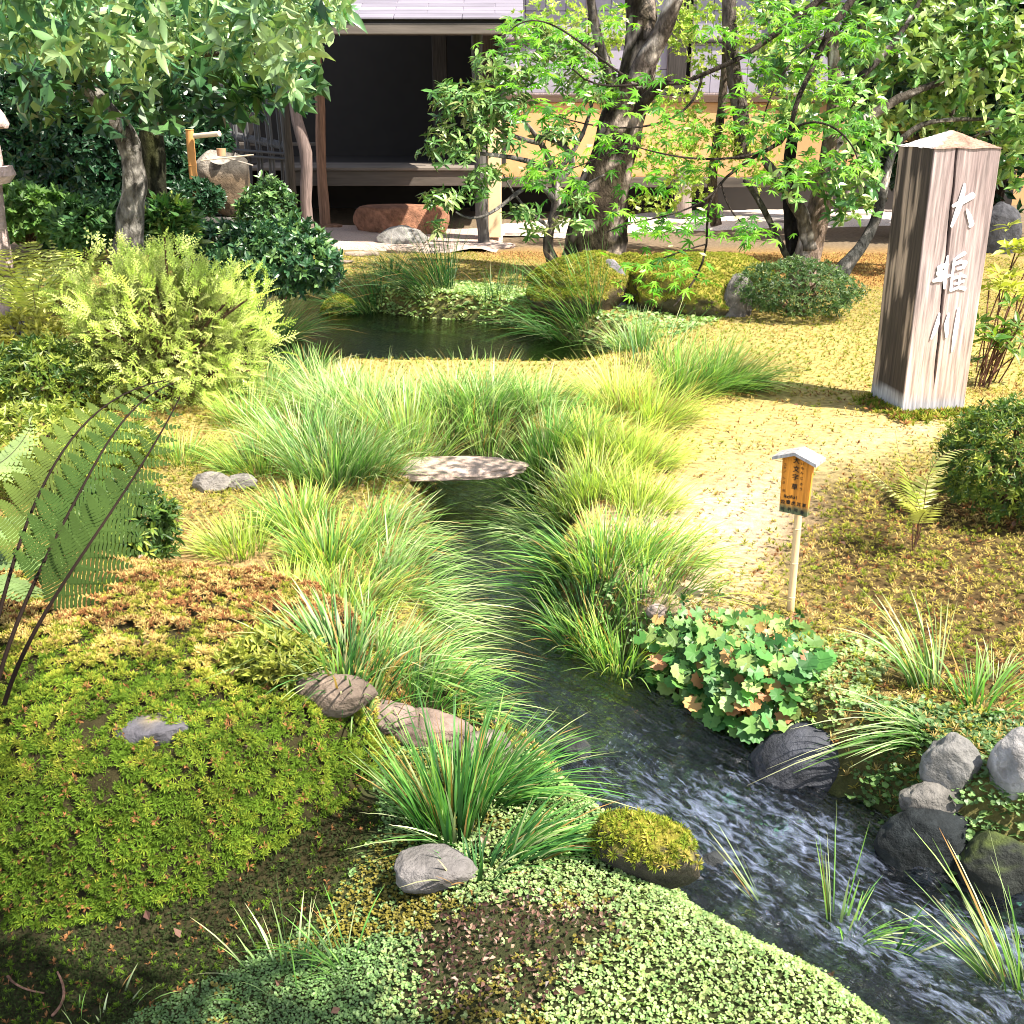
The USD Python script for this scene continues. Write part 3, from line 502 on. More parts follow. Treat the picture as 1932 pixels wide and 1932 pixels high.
capv = post_pt(aa * (PW + .012) - .006, bb * (PD + .012) - .006, PH - .004 + rise + .006 * (meshkit.noise(np.c_[aa * 9, bb * 9, 0 * aa], 4) - .5))
J = np.arange(n_ * n_).reshape(n_, n_); cf = np.vstack([np.stack([J[:-1, :-1], J[:-1, 1:], J[1:, 1:]], -1).reshape(-1, 3), np.stack([J[:-1, :-1], J[1:, 1:], J[1:, :-1]], -1).reshape(-1, 3)])
kk = meshkit.fbm(np.c_[aa * 7, bb * 7, 0 * aa], 3, 8)[:, None]; pale_cover = sstep(.0, .12, (bb - aa)[:, None] + .25 * (kk - .5) + .1 * (1 - aa)[:, None] - .05)  # whitens the left and back slopes of the cap, brown elsewhere
mesh(post, 'cap', (capv, cf), WOOD, smooth=25, tint=np.array([.27, .16, .115]) * (.4 + 1.1 * kk) * (1 - pale_cover) + np.array([.58, .54, .53]) * pale_cover)
def brush(strokes, conv):
    shp = []
    for st in strokes:
        pts = [(*conv(x, y), w) for x, y, w in st]; sc = (PW / 395.)
        for (x0, y0, w0), (x1, y1, w1) in zip(pts[:-1], pts[1:]):
            shp.append(shapely.union(shapely.Point(x0, y0).buffer(w0 * .88 * sc), shapely.Point(x1, y1).buffer(w1 * .88 * sc)).convex_hull)
    return shapely.union_all(shp).buffer(.002).buffer(-.002)
def plaque(shape, depth): 
    return cat_vf([(np.array(m.vertices), np.array(m.faces)) for m in (trimesh.creation.extrude_polygon(q, depth, engine='earcut') for q in getattr(shape, 'geoms', [shape]))])
WHITE = tint_mat('white_paint', rough=.55, bump=.2, bscale=90, bdist=.003, vscale=30, var=(.92, 1.06))
CH = [[[(670, 410, 5), (664, 450, 13), (648, 520, 19), (620, 600, 17), (588, 682, 9)], [(598, 552, 10), (640, 535, 17), (718, 488, 21)], [(686, 578, 7), (702, 620, 15), (716, 668, 17), (706, 684, 10)]],
      [[(562, 878, 7), (552, 960, 13), (543, 1040, 13), (540, 1082, 7)], [(508, 950, 16), (560, 930, 12)], [(470, 1036, 9), (520, 1020, 20), (572, 1000, 10)], [(512, 985, 25), (548, 985, 14)], [(620, 888, 9), (668, 858, 14)],
       [(600, 930, 10), (646, 912, 12), (676, 918, 14), (664, 946, 11), (628, 958, 9)], [(604, 900, 8), (592, 1000, 9), (582, 1092, 9)], [(606, 1018, 8), (652, 1000, 10), (678, 1008, 8)], [(582, 1096, 9), (630, 1078, 9), (670, 1086, 12)], [(646, 990, 7), (632, 1056, 8)], [(608, 1056, 7), (664, 1036, 9)]],
      [[(508, 1246, 6), (496, 1310, 15), (474, 1370, 13), (456, 1408, 5)], [(568, 1246, 6), (552, 1320, 15), (556, 1370, 13), (552, 1396, 7)], [(630, 1214, 6), (622, 1300, 15), (606, 1400, 15), (590, 1486, 5)]]]
for st in CH:
    v, f = plaque(brush(st, crop_post), .002); mesh(post, 'painted_character', (post_pt(v[:, 0], -.0055 + (.002 - v[:, 2]), v[:, 1]), f[:, ::-1]), WHITE, smooth=False, tint=(.86, .85, .88))

# ------------------------------------------------------------------ the small name board on its bamboo stake
GL = json.loads('''{"大":[[[14,-95,10,-89,22,-83,28,-77,34,-68,38,-56,37,-55,12,-55,11,-48,39,-47,40,-27,48,-27,47,-47,77,-48,77,-55,50,-56,55,-68,62,-78,78,-89,74,-95,67,-93,54,-81,44,-64,35,-81,27,-89,17,-95]]],"文":[[[13,-95,10,-88,21,-85,38,-74,28,-60,23,-47,11,-46,11,-39,42,-39,38,-28,45,-26,51,-39,78,-40,78,-46,66,-46,62,-57,51,-73,59,-81,78,-88,75,-95,57,-89,45,-80,17,-95],[31,-47,33,-54,44,-68,48,-65,57,-48,56,-46]]],"字":[[[12,-73,12,-66,40,-66,40,-62,49,-57,49,-55,24,-55,24,-48,62,-48,65,-52,48,-66,76,-66,76,-73,48,-73,48,-90,43,-95,30,-95,28,-91,28,-88,40,-88,40,-73]],[[13,-34,40,-34,38,-28,42,-26,45,-26,49,-34,75,-34,75,-51,68,-51,67,-41,20,-41,20,-51,13,-51]]],"草":[[[11,-83,11,-76,40,-75,40,-71,19,-71,19,-44,28,-44,28,-39,12,-39,12,-32,28,-32,29,-26,34,-26,35,-32,52,-32,54,-26,59,-26,60,-32,77,-33,76,-39,60,-39,60,-44,69,-44,69,-71,49,-71,47,-73,48,-76,77,-76,77,-83,47,-83,47,-95,40,-95,40,-83],[27,-64,60,-65,61,-62,28,-61],[27,-54,60,-55,61,-51,28,-50],[35,-43,52,-44,53,-39,35,-39]]],"だ":[[[71,-44,66,-32,71,-31,75,-36,77,-43]],[[39,-85,39,-72,46,-71,46,-81,48,-83,57,-85,72,-83,72,-91,51,-92,44,-90]],[[43,-55,46,-53,68,-53,71,-54,71,-61,44,-61]],[[63,-47,58,-35,63,-34,67,-39,69,-46]],[[12,-50,13,-43,29,-43,30,-31,39,-32,37,-42,50,-40,50,-48,35,-50,22,-93,14,-91,14,-88,19,-79,27,-51]]],"い":[[[55,-43,56,-40,59,-39,63,-39,65,-42,73,-61,75,-77,70,-79,67,-78,63,-56]],[[17,-65,16,-37,25,-37,25,-65,30,-80,35,-81,38,-78,42,-67,48,-71,48,-75,43,-85,39,-89,28,-89,20,-78]]],"も":[[[14,-66,14,-58,29,-61,31,-52,31,-50,28,-49,16,-48,16,-40,31,-43,32,-31,40,-30,39,-43,53,-42,54,-45,52,-50,38,-50,37,-62,53,-61,53,-68,36,-69,36,-79,38,-83,43,-85,54,-85,63,-79,63,-68,56,-60,56,-58,59,-57,64,-57,68,-61,72,-76,70,-83,64,-89,53,-93,42,-93,31,-87,28,-79,29,-68]]],"ん":[[[13,-90,19,-72,40,-31,47,-33,48,-36,36,-58,45,-57,50,-60,52,-65,52,-82,55,-84,62,-83,66,-79,70,-67,77,-70,73,-82,67,-89,60,-92,52,-92,45,-86,44,-66,38,-64,28,-72,21,-91,18,-92]]],"じ":[[[24,-85,23,-32,32,-31,32,-82,38,-86,51,-85,60,-80,67,-71,69,-71,73,-77,64,-87,55,-92,47,-94,33,-93]],[[56,-38,57,-35,62,-34,69,-47,63,-49]],[[53,-53,47,-39,52,-37,58,-46,59,-51]]],"そ":[[[15,-66,15,-58,30,-56,47,-42,47,-40,26,-41,26,-34,59,-32,63,-38,43,-55,72,-54,72,-62,52,-62,44,-66,40,-72,40,-78,44,-83,50,-85,62,-85,63,-88,61,-93,45,-92,36,-87,32,-75,37,-63]]],"う":[[[21,-61,19,-52,33,-49,55,-48,61,-51,66,-57,66,-73,63,-79,54,-87,42,-92,32,-93,29,-86,44,-83,53,-78,58,-71,59,-62,57,-58,51,-55,36,-56]],[[28,-38,29,-31,61,-34,60,-41]]],"ユ":[[[13,-77,52,-77,56,-47,21,-47,21,-39,62,-39,65,-41,65,-47,60,-77,75,-77,76,-84,13,-85]]],"キ":[[[16,-76,15,-68,40,-65,38,-52,17,-56,15,-51,15,-47,36,-45,34,-32,42,-31,44,-43,66,-40,67,-48,46,-51,48,-63,72,-59,74,-65,69,-68,50,-70,54,-92,46,-93,42,-72,21,-76]]],"ノ":[[[17,-85,32,-77,46,-64,54,-49,58,-34,67,-36,59,-58,51,-71,42,-80,24,-91,22,-91]]],"シ":[[[18,-86,19,-83,31,-81,50,-71,64,-58,69,-49,74,-53,75,-56,72,-61,58,-75,48,-82,26,-91,21,-91]],[[26,-39,27,-34,31,-32,45,-41,46,-45,41,-49]],[[15,-55,17,-49,20,-48,33,-56,35,-61,30,-65]]],"タ":[[[14,-62,14,-59,19,-57,31,-45,40,-28,47,-30,44,-39,67,-38,72,-41,67,-56,60,-66,60,-69,67,-74,63,-81,53,-75,46,-83,28,-93,20,-88,21,-86,35,-81,47,-71,46,-68,35,-62,33,-58,36,-55,40,-55,54,-63,60,-52,61,-46,39,-46,21,-65]]],"科":[[[37,-76,40,-73,62,-70,62,-27,68,-26,69,-69,78,-68,78,-75,69,-76,69,-95,62,-95,62,-78,38,-81]],[[43,-36,46,-32,49,-32,60,-41,60,-44,55,-47]],[[9,-77,20,-55,10,-54,10,-47,22,-46,22,-38,13,-40,11,-34,36,-28,39,-34,30,-36,30,-47,40,-47,40,-53,47,-51,59,-62,53,-66,40,-54,31,-54,39,-65,39,-69,34,-72,33,-68,30,-67,30,-95,22,-95,22,-71,14,-82,11,-81]]],"齿":[[[11,-55,11,-48,22,-48,23,-30,30,-31,31,-48,41,-48,41,-27,48,-27,48,-34,70,-34,71,-41,48,-41,48,-47,77,-48,77,-55,73,-56,73,-95,66,-95,64,-92,16,-92,16,-56],[48,-65,59,-75,65,-78,66,-55,49,-55],[62,-84,65,-85,65,-82,63,-82],[44,-71,31,-85,59,-84],[23,-56,23,-79,24,-79,28,-78,36,-70,42,-56],[26,-85,23,-82,23,-85]]],"瓣":[[[10,-62,10,-56,14,-54,11,-36,18,-36,16,-28,22,-27,25,-36,32,-36,34,-32,53,-27,57,-31,53,-34,54,-37,62,-36,60,-28,66,-27,70,-36,77,-36,73,-54,78,-56,78,-62,69,-63,69,-70,77,-70,77,-76,69,-77,68,-96,62,-95,61,-77,56,-77,60,-90,57,-95,54,-93,48,-94,47,-90,40,-93,34,-91,32,-95,29,-94,27,-91,31,-80,30,-75,25,-75,22,-89,15,-96,11,-90,16,-86,18,-76,11,-75,11,-69,19,-68,19,-63],[63,-44,64,-53,67,-55,69,-43],[55,-63,55,-70,62,-70,62,-62],[54,-42,54,-55,58,-55,57,-45],[45,-73,50,-72,47,-36,46,-37],[44,-78,43,-84,46,-84,46,-78],[39,-56,41,-55,41,-39,40,-38],[38,-71,40,-71,39,-62,38,-62],[37,-77,39,-77,39,-73,37,-73],[36,-79,38,-81,38,-79],[29,-54,33,-55,33,-43,31,-43],[25,-67,32,-68,32,-62,25,-62],[19,-44,20,-53,23,-54,25,-43]]],"虎":[[[10,-92,16,-73,17,-41,40,-41,40,-26,46,-26,47,-32,71,-32,71,-38,48,-38,47,-40,76,-42,77,-44,73,-55,75,-57,74,-65,71,-67,43,-67,40,-64,40,-59,24,-59,20,-88,25,-88,32,-83,33,-69,58,-69,59,-87,69,-87,70,-79,75,-80,77,-84,74,-93,55,-94,51,-88,50,-76,40,-76,38,-87,27,-95,23,-95,20,-91,17,-95],[65,-56,47,-58,47,-61,67,-61,69,-56,66,-54],[47,-51,66,-50,67,-49,48,-48],[24,-54,38,-53,40,-52,40,-48,24,-48]]],"耳":[[[11,-88,11,-80,23,-79,23,-38,12,-38,12,-31,77,-32,76,-38,65,-38,65,-77,77,-76,77,-83,65,-85,64,-96,58,-96,58,-85],[31,-46,58,-47,58,-38,31,-38],[32,-70,31,-79,56,-78,58,-77,57,-70],[32,-54,31,-63,58,-63,58,-54]]],"바":[[[55,-27,63,-28,63,-53,73,-53,73,-60,63,-60,63,-95,61,-96,55,-95]],[[13,-80,13,-33,21,-33,22,-50,38,-50,38,-33,45,-33,45,-80],[38,-58,21,-57,21,-73,38,-73]]],"위":[[[58,-28,66,-28,66,-95,58,-95]],[[11,-70,11,-63,48,-61,55,-61,56,-63,56,-67,37,-69,37,-93,29,-93,29,-70]],[[15,-47,17,-37,21,-33,29,-30,41,-31,48,-36,50,-40,50,-50,48,-54,37,-60,28,-60,21,-57,17,-53],[24,-48,29,-53,37,-53,42,-49,43,-43,37,-37,29,-37,23,-42]]],"떡":[[[20,-76,21,-70,59,-70,59,-51,47,-51,47,-45,59,-44,59,-27,66,-27,67,-95,59,-95,59,-77]],[[12,-64,13,-32,52,-32,52,-39,40,-39,40,-57,55,-57,54,-64],[20,-58,32,-57,32,-38,20,-39]]],"풀":[[[11,-63,11,-56,71,-56,71,-63,45,-63,45,-68,64,-68,64,-84,26,-85,27,-88,66,-88,66,-94,19,-95,18,-78,55,-78,56,-74,18,-74,18,-68,37,-68,37,-63]],[[16,-52,17,-46,26,-45,26,-36,17,-36,16,-29,66,-29,65,-36,56,-37,56,-46,65,-46,65,-53],[34,-45,48,-46,48,-36,34,-36]]],"R":[[[14,-35,37,-34,48,-39,51,-45,51,-55,49,-59,41,-66,53,-87,52,-89,43,-89,30,-66,23,-66,23,-89,14,-88],[23,-58,34,-59,40,-57,42,-54,42,-45,38,-42,23,-41]]],"o":[[[11,-75,11,-62,14,-55,19,-50,26,-47,34,-47,45,-54,49,-64,49,-73,45,-83,41,-87,34,-90,22,-89,14,-82],[20,-63,22,-79,27,-82,34,-82,39,-77,40,-63,34,-55,26,-55,22,-58]]],"c":[[[11,-75,11,-62,14,-55,19,-50,26,-47,35,-47,43,-52,39,-58,35,-55,26,-55,20,-62,20,-74,26,-82,35,-82,41,-79,44,-85,34,-90,22,-89,16,-85]]],"k":[[[14,-30,22,-30,22,-65,27,-62,37,-48,46,-48,45,-52,34,-65,48,-89,39,-89,28,-72,22,-78,22,-89,14,-89]]],"f":[[[9,-55,9,-49,15,-48,15,-37,20,-30,32,-29,35,-31,33,-37,26,-36,23,-40,23,-48,31,-48,32,-54,23,-56,23,-89,15,-89,15,-56]]],"i":[[[13,-34,17,-31,21,-32,23,-34,22,-41,14,-41]],[[14,-48,22,-48,22,-89,14,-89]]],"l":[[[14,-30,22,-30,22,-81,26,-84,25,-90,18,-90,14,-86]]]}''')
sb = PZ(1491, 1157, 0); stake_top = PY(1501, 966, sb[1] + .015)
def crop_sign(x, y): return (1530 + x / 9.66) * .94336, (880 + y / 9.66) * .94336
zb_ = PY(*crop_sign(545, 1432), sb[1])[2]; BLp, BRp = PZ(*crop_sign(272, 1376), zb_), PZ(*crop_sign(806, 1487), zb_)
EX = unit(BRp - BLp); BW = np.linalg.norm(BRp - BLp); EN = np.cross(EX, UP)      # EN looks back at the viewer
def sgn(x, y): p = on_plane(*crop_sign(x, y), BLp, EN) - BLp; return np.array([p @ EX, p[2]])
hL, hR, hA = sgn(372, 318)[1], sgn(866, 402)[1], sgn(602, 258)[1]; hE = (hL + hR) / 2
sign = thing('name_board', 'small orange wooden plant name board under a tiny gable roof on a bamboo stake', 'sign', sb)
def sg(v): return BLp + np.multiply.outer(v[:, 0], EX) + np.multiply.outer(v[:, 1], UP) + np.multiply.outer(v[:, 2], EN)
m = trimesh.creation.extrude_polygon(shapely.Polygon([(0, 0), (BW, 0), (BW + .004, hE), (BW / 2, hA), (-.004, hE)]), .014, engine='earcut').subdivide_to_size(.014, max_iter=12)
v = np.array(m.vertices); v[:, 2] -= .014; n = meshkit.fbm(v * [140, 14, 30], 3, 3)[:, None]; gr = sstep(.034, .018, v[:, 1] + .01 * (n[:, 0] - .5))[:, None]
mesh(sign, 'board', (sg(v), m.faces), WOOD, tint=(np.array([.58, .22, .030]) * (.8 + .4 * n)) * (1 - gr) + np.array([.10, .11, .055]) * gr)
INK = tint_mat('ink', rough=.6, bump=0., var=(.95, 1.05))
def letter(ch, x, y, size, px=False):
    c = sgn(x, y); k = abs(sgn(x, y - size / 2)[1] - sgn(x, y + size / 2)[1]) / 72.
    ps = [shapely.Polygon(np.array(r[0]).reshape(-1, 2), [np.array(h).reshape(-1, 2) for h in r[1:]]).buffer(0) for r in GL[ch]]
    v, f = plaque(shapely.union_all(ps), 1.0); v = np.c_[(v[:, 0] - 44) * k + c[0], (v[:, 1] + 60) * k + c[1], .0006 + v[:, 2] * .0006]; return sg(v), f
groups = [[(ch, x, y, 128) for ch, x, y in zip('大文字草', (613, 607, 590, 573), (392, 560, 716, 902))], [(ch, x, y, 62) for ch, x, y in zip('だいもんじそう', (737, 722, 726, 717, 710, 703, 697), (382, 455, 542, 632, 740, 852, 945))],
          [(ch, x, y, 62) for ch, x, y in zip('ユキノシタ科', (392, 386, 382, 370, 365, 368), (470, 535, 605, 735, 822, 975))], [(ch, x, y, 78) for ch, x, y in zip('Rockfoil', (400, 436, 472, 508, 540, 566, 604, 640), (1082, 1092, 1098, 1100, 1098, 1108, 1114, 1120))],
          [(ch, x, y, 84) for ch, x, y in zip('齿瓣虎耳草', (345, 450, 550, 655, 757), (1185, 1196, 1218, 1242, 1266))], [(ch, x, y, 84) for ch, x, y in zip('바위떡풀', (345, 475, 600, 720), (1322, 1338, 1360, 1396))]]
for gi, gr_ in enumerate(groups):
    mesh(sign, 'lettering', cat_vf([letter(*q) for q in gr_]), INK, tint=(.012, .012, .012) if gi != 2 else (.16, .07, .02))
for sx in (-1, 1):                                                    # gable roof of two thin boards
    x0, x1 = BW / 2, BW / 2 + sx * (BW / 2 + .026); sl = (hA - hE) / (BW / 2)
    pts = [np.array([x, hA + .002 + dz - abs(x - BW / 2) * sl, d]) for x in (x0, x1) for dz in (0, .011) for d in (-.05, .036)]
    h = manifold3d.Manifold.hull_points(np.array(pts)).to_mesh(); mesh(sign, 'roof_board', (sg(np.array(h.vert_properties[:, :3], float)), np.array(h.tri_verts)), WOOD, tint=(.30, .28, .28))
v, f = bamboo(sb - [0, 0, .06], stake_top + [0, 0, .06] - EN * .026, .0125, 4, 10); tt = np.where((v[:, 2] < .045)[:, None], np.array([.05, .045, .025]), np.array([.62, .43, .24]))
mesh(sign, 'stake', (v, f), PLAIN, smooth=40, tint=tt)

# ------------------------------------------------------------------ rocks of the garden
LIGHT, WET_, SLATE = (.42, .38, .35), (.055, .06, .065), (.20, .19, .22); MG = (.20, .19, .03)
p = PZ(842, 884, -.03)
V, F = rock_vf(p, (.38, .15, .04), 41, 5, .40, .35, .05, .3, 3); n = meshkit.fbm(V * 9, 4, 3)[:, None]; n2 = meshkit.fbm(V * 30, 3, 4)[:, None]
t = thing('bridge_stone', 'pinkish flat stone slab laid across the stream below the tall grass', 'stone slab', p); mesh(t, 'stone', (V, F), STONE, smooth=True, tint=np.array([.44, .33, .28]) * (.75 + .4 * n) * (.8 + .4 * n2))
for a in (('rock', 'long pale brown rock with a hollow, beside the moss mound', 618, 1356, 168, 74, (.30, .225, .18), 51, .55), ('rock', 'small flat pinkish rock right of the long hollowed rock', 715, 1385, 140, 46, (.33, .24, .21), 52, .7), ('rock', 'rough pink rock behind the big foreground sedge', 805, 1412, 165, 54, (.33, .24, .20), 53, .6), ('rock', 'pale rock at the right foot of the big foreground sedge', 900, 1444, 130, 50, (.36, .29, .25), 54, .7)):
    stone(*a, rough=.4, sink=.2)
stone('rock', 'dark slate rock with a flat top set in the star moss mound', 275, 1412, 150, 62, SLATE, 55, .7, flat=.25, moss=.15, mosscol=(.45, .33, .10), rough=.35, sharp=.3)
stone('rock', 'smooth grey rock in front of the foreground sedge', 815, 1692, 155, 86, (.30, .275, .27), 56, .7, rough=.3, sharp=.35, flat=.45, sink=.2)
stone('rock', 'moss capped stone at the left bank of the rapid water', 1218, 1668, 225, 118, (.10, .085, .06), 57, .55, moss=.85, mosscol=(.20, .18, .02), rough=.3, rz=-.45)
stone('rock', 'dark mossy stone in the water behind the foreground sedge', 1082, 1478, 74, 52, WET_, 58, .8, moss=.6, mosscol=(.07, .075, .02), z0=WL - .05)
stone('rock', 'wet black stone at the left water edge below the moss capped stone', 1345, 1702, 75, 40, WET_, 59, .7, z0=WL - .05)
stone('rock', 'large dark wet boulder under the right bank behind the arching sedge', 1545, 1496, 215, 165, (.10, .105, .13), 60, .8, z0=WL - .12, rough=.28, sink=.15, cuts=2)
stone('rock', 'upright pale grey stone on the right bank, rounded top', 1806, 1500, 112, 96, (.30, .29, .28), 61, .9, rough=.4, cuts=5, sink=.3)
stone('rock', 'pale curved ledge stone under the upright pale grey stone', 1782, 1556, 165, 70, (.30, .28, .26), 62, .55, rough=.35, z0=-.12, moss=.25, mosscol=MG)
stone('rock', 'big black wet rock in the shade under the pale ledge stone', 1770, 1672, 205, 150, (.028, .035, .04), 63, .6, z0=WL - .06, rough=.3)
stone('rock', 'white speckled boulder cut by the right edge', 1925, 1502, 100, 118, (.44, .42, .42), 64, .9, rough=.3)
stone('rock', 'dark wet rock at the right edge below the white speckled boulder', 1905, 1700, 190, 130, (.04, .045, .04), 65, .7, z0=WL - .05, moss=.5, mosscol=(.06, .08, .02))
stone('mossy_boulder', 'rounded boulder wrapped in moss in front of the leaning big trunk', 1105, 590, 215, 102, (.12, .09, .05), 66, 1.0, moss=1.3, mosscol=(.14, .12, .02), rough=.35, sink=.3)
stone('mossy_boulder', 'broad moss covered boulder right of the leaning big trunk', 1330, 594, 330, 104, (.12, .1, .05), 67, .9, moss=1.3, mosscol=(.20, .17, .025), rough=.35, sink=.3)
stone('mossy_boulder', 'low moss hump between the rounded and the broad mossy boulder', 1215, 577, 180, 88, (.12, .1, .05), 87, .9, moss=1.3, mosscol=(.18, .15, .02), rough=.4, sink=.3)
stone('rock', 'bare grey stone between the two moss covered boulders', 1150, 582, 72, 90, (.33, .31, .34), 68, .6, rough=.4, sharp=.3)
stone('rock', 'grey lichen spotted stone at the right end of the broad mossy boulder', 1395, 598, 62, 88, (.30, .27, .26), 69, .7, rough=.35)
stone('rock', 'small moss island rock standing in the pond', 637, 620, 66, 40, (.10, .11, .04), 70, .8, moss=1.0, mosscol=(.16, .17, .02), z0=WL - .03)
stone('rock', 'flat mossy stone at the near pond edge behind the tall sedge', 790, 684, 120, 34, (.12, .11, .05), 71, .6, moss=1.0, mosscol=(.26, .24, .03), z0=WL)
stone('rock', 'pale flat stone in the grass left of the stream', 395, 930, 80, 36, LIGHT, 72, .6, rough=.4); stone('rock', 'second pale flat stone, right beside the first one in the grass left of the stream', 452, 926, 66, 28, LIGHT, 73, .6, rough=.4)
stone('rock', 'pinkish rock showing through the top of the golden conifer', 180, 560, 80, 60, PINK, 74, .7, Y=7.6); stone('rock', 'blue grey rock right of the golden conifer top', 322, 560, 64, 66, BLUE, 75, .8, Y=8.4)
stone('rock', 'reddish brown stone at the right foot of the golden conifer', 440, 705, 44, 26, (.36, .16, .12), 76, .7); stone('rock', 'dark boulder under the broadleaf tree right of the lettered post', 1896, 430, 90, 96, (.10, .10, .115), 77, .8, Y=13.0)
stone('rock', 'small pinkish stone at the left end of the rockfoil clump', 1243, 1170, 46, 30, PINK, 78, .7); stone('rock', 'small bluish stone at the left edge beside the ferns', 6, 512, 50, 60, (.26, .25, .29), 79, .7, Y=8.0)

# ------------------------------------------------------------------ plants: builders
L1, L2 = leaf_t(.24, .12, .05, 1), leaf_t(.22, .14, .06, 2)
NARROW, SLIM1 = leaf_t(.15, .16, .04, 2), leaf_t(.16, .15, .03, 1)
BIGLEAF = (lambda v: (v, np.array([(0, 9, 1), (9, 2, 1), (9, 10, 2), (10, 3, 2), (10, 4, 3), (0, 8, 9), (8, 7, 9), (9, 7, 10), (7, 6, 10), (10, 6, 4)])))(np.array([(0, 0, 0), (.2, .115, .03), (.45, .165, .03), (.72, .105, -.03), (1, 0, -.28), (1, 0, -.28), (.72, -.105, -.03), (.45, -.165, .03), (.2, -.115, .03), (.33, 0, .0), (.7, 0, -.085)])); MAPLE, LOBED = maple_t(), lobed_t()
def rand_dirs(n, low=-1.0, r=None):
    r = r or rng; z = r.uniform(low, 1, n); a = r.uniform(0, 2 * np.pi, n); q = np.sqrt(1 - z * z); return np.c_[q * np.cos(a), q * np.sin(a), z]
def blob_tips(c, r, n, seed=0, shell=(.72, 1.0), lump=.3, low=-.3):
    d = rand_dirs(n, low); k = 1 + lump * 2 * (meshkit.fbm(d * 2.0 + seed, 3, seed) - .5)
    return np.asarray(c) + d * np.asarray(r) * (k * rng.uniform(shell[0], shell[1], n) )[:, None], unit(d / np.asarray(r))
def rosettes(P, D, nl, L, tmpl, pal, tilt=(35, 75), ljit=.25, up=.35, jit=.16):
    """nl leaves whorled round each twig tip."""
    n = len(P); D = unit(D * (1 - up) + np.array([0, 0, up]) + .25 * rng.standard_normal((n, 3)))
    a = np.where(np.abs(D[:, 2:3]) < .9, [[0, 0, 1.]], [[1., 0, 0]]); u = unit(np.cross(D, a)); w = np.cross(D, u)
    ph = rng.uniform(0, 6.28, n)[:, None] + np.arange(nl) * 2.4 + rng.normal(0, .25, (n, nl)); ti = np.radians(rng.uniform(tilt[0], tilt[1], (n, nl)))
    rad = np.cos(ph)[..., None] * u[:, None] + np.sin(ph)[..., None] * w[:, None]
    dr = np.cos(ti)[..., None] * D[:, None] + np.sin(ti)[..., None] * rad
    up_ = np.repeat(D[:, None], nl, 1) + .3 * rng.standard_normal((n, nl, 3))
    R = frames(dr.reshape(-1, 3), up_.reshape(-1, 3)); s = L * (1 + ljit * rng.standard_normal(n * nl)).clip(.45, 1.6)
    pos = np.repeat(P, nl, 0) + (D[:, None] * (np.linspace(-.25, .1, nl)[:, None] * L)).reshape(-1, 3)
    V, F = scatter(tmpl, pos, R, s); c = rep(palette(pal, n, jit=jit), nl) * (1 + .12 * rng.standard_normal(n * nl))[:, None].clip(.6, 1.5)
    return V, F, rep(c, len(tmpl[0])).clip(.003, .9)
def join(parts):
    V, F = cat_vf([(a, b) for a, b, _ in parts]); return V, F, np.vstack([c for *_, c in parts])
def write_leaves(t, vft, k, mat, single=0, sm=False, name='leaf', rest='foliage', fk=None):
    """The nearest leaves in view one by one, the rest as one part."""
    V, F, T = vft
    if single:
        n = len(V) // k; fk = len(F) // n; L = V.reshape(n, k, 3); ok, dep = in_view(L.mean(1), 0); order = np.argsort(np.where(ok, dep, 1e6))[:min(single, int(ok.sum()))]
        pick = np.zeros(n, bool); pick[order] = True; f0 = F[:fk] - F[:fk].min()
        for i in order: mesh(t, name, (L[i], f0), mat, smooth=sm, tint=T[i * k:(i + 1) * k])
        keep = ~pick; V = L[keep].reshape(-1, 3); T = T.reshape(n, k, 3)[keep].reshape(-1, 3); m = int(keep.sum())
        F = (f0[None] + (np.arange(m) * k)[:, None, None]).reshape(-1, F.shape[1])
    if len(V): mesh(t, rest, (V, F), mat, smooth=sm, tint=T, kind='stuff' if single else None)
def twigs(base, tips, n, r, seed=0, sag=.0):
    out = []
    for i in rng.choice(len(tips), min(n, len(tips)), replace=False):
        b = base + np.r_[rng.normal(0, .04, 2), 0] * np.linalg.norm(tips[i] - base); mid = b * .5 + tips[i] * .5 + [0, 0, .12 * np.linalg.norm(tips[i] - b)]
        out.append(tube(spline([b, mid, tips[i]], 6), np.linspace(r, r * .3, 6), 5, cap=False))
    return cat_vf(out)
def shrub(name, label, cat, u, vb, w, h, n, nl, L, tmpl, pal, mat=LEAF, seed=0, depth=.85, low=-.8, lump=.3, Y=None, group=None, tilt=(30, 75), stem=(.12, .08, .05), up=.35, nt=26, part='foliage', cz=.47):
    p = G(u, vb) if Y is None else PY(u, vb, Y)
    if Y is not None: p[2] = max(p[2], -.05)
    s = PXM(p[1], .3); r = np.array([w / 2 / s, w / 2 / s * depth, h / 2 / s * .96]); c = p + [0, r[1] * .8, h / s * cz]
    P, D = blob_tips(c, r, n, seed, lump=lump, low=-1 if low < -.9 else low); ok = P[:, 2] > p[2] + .01; P, D = P[ok], D[ok]
    t = thing(name, label, cat, [c[0], c[1], p[2]], group)
    write_leaves(t, rosettes(P, D, nl, L, tmpl, pal, tilt, up=up), len(tmpl[0]), mat, rest=part)
    mesh(t, 'stems', twigs(np.array([c[0], c[1], p[2] - .02]), P, nt, .008 + .006 * r[0]), BARK, tint=stem); return t, c, r
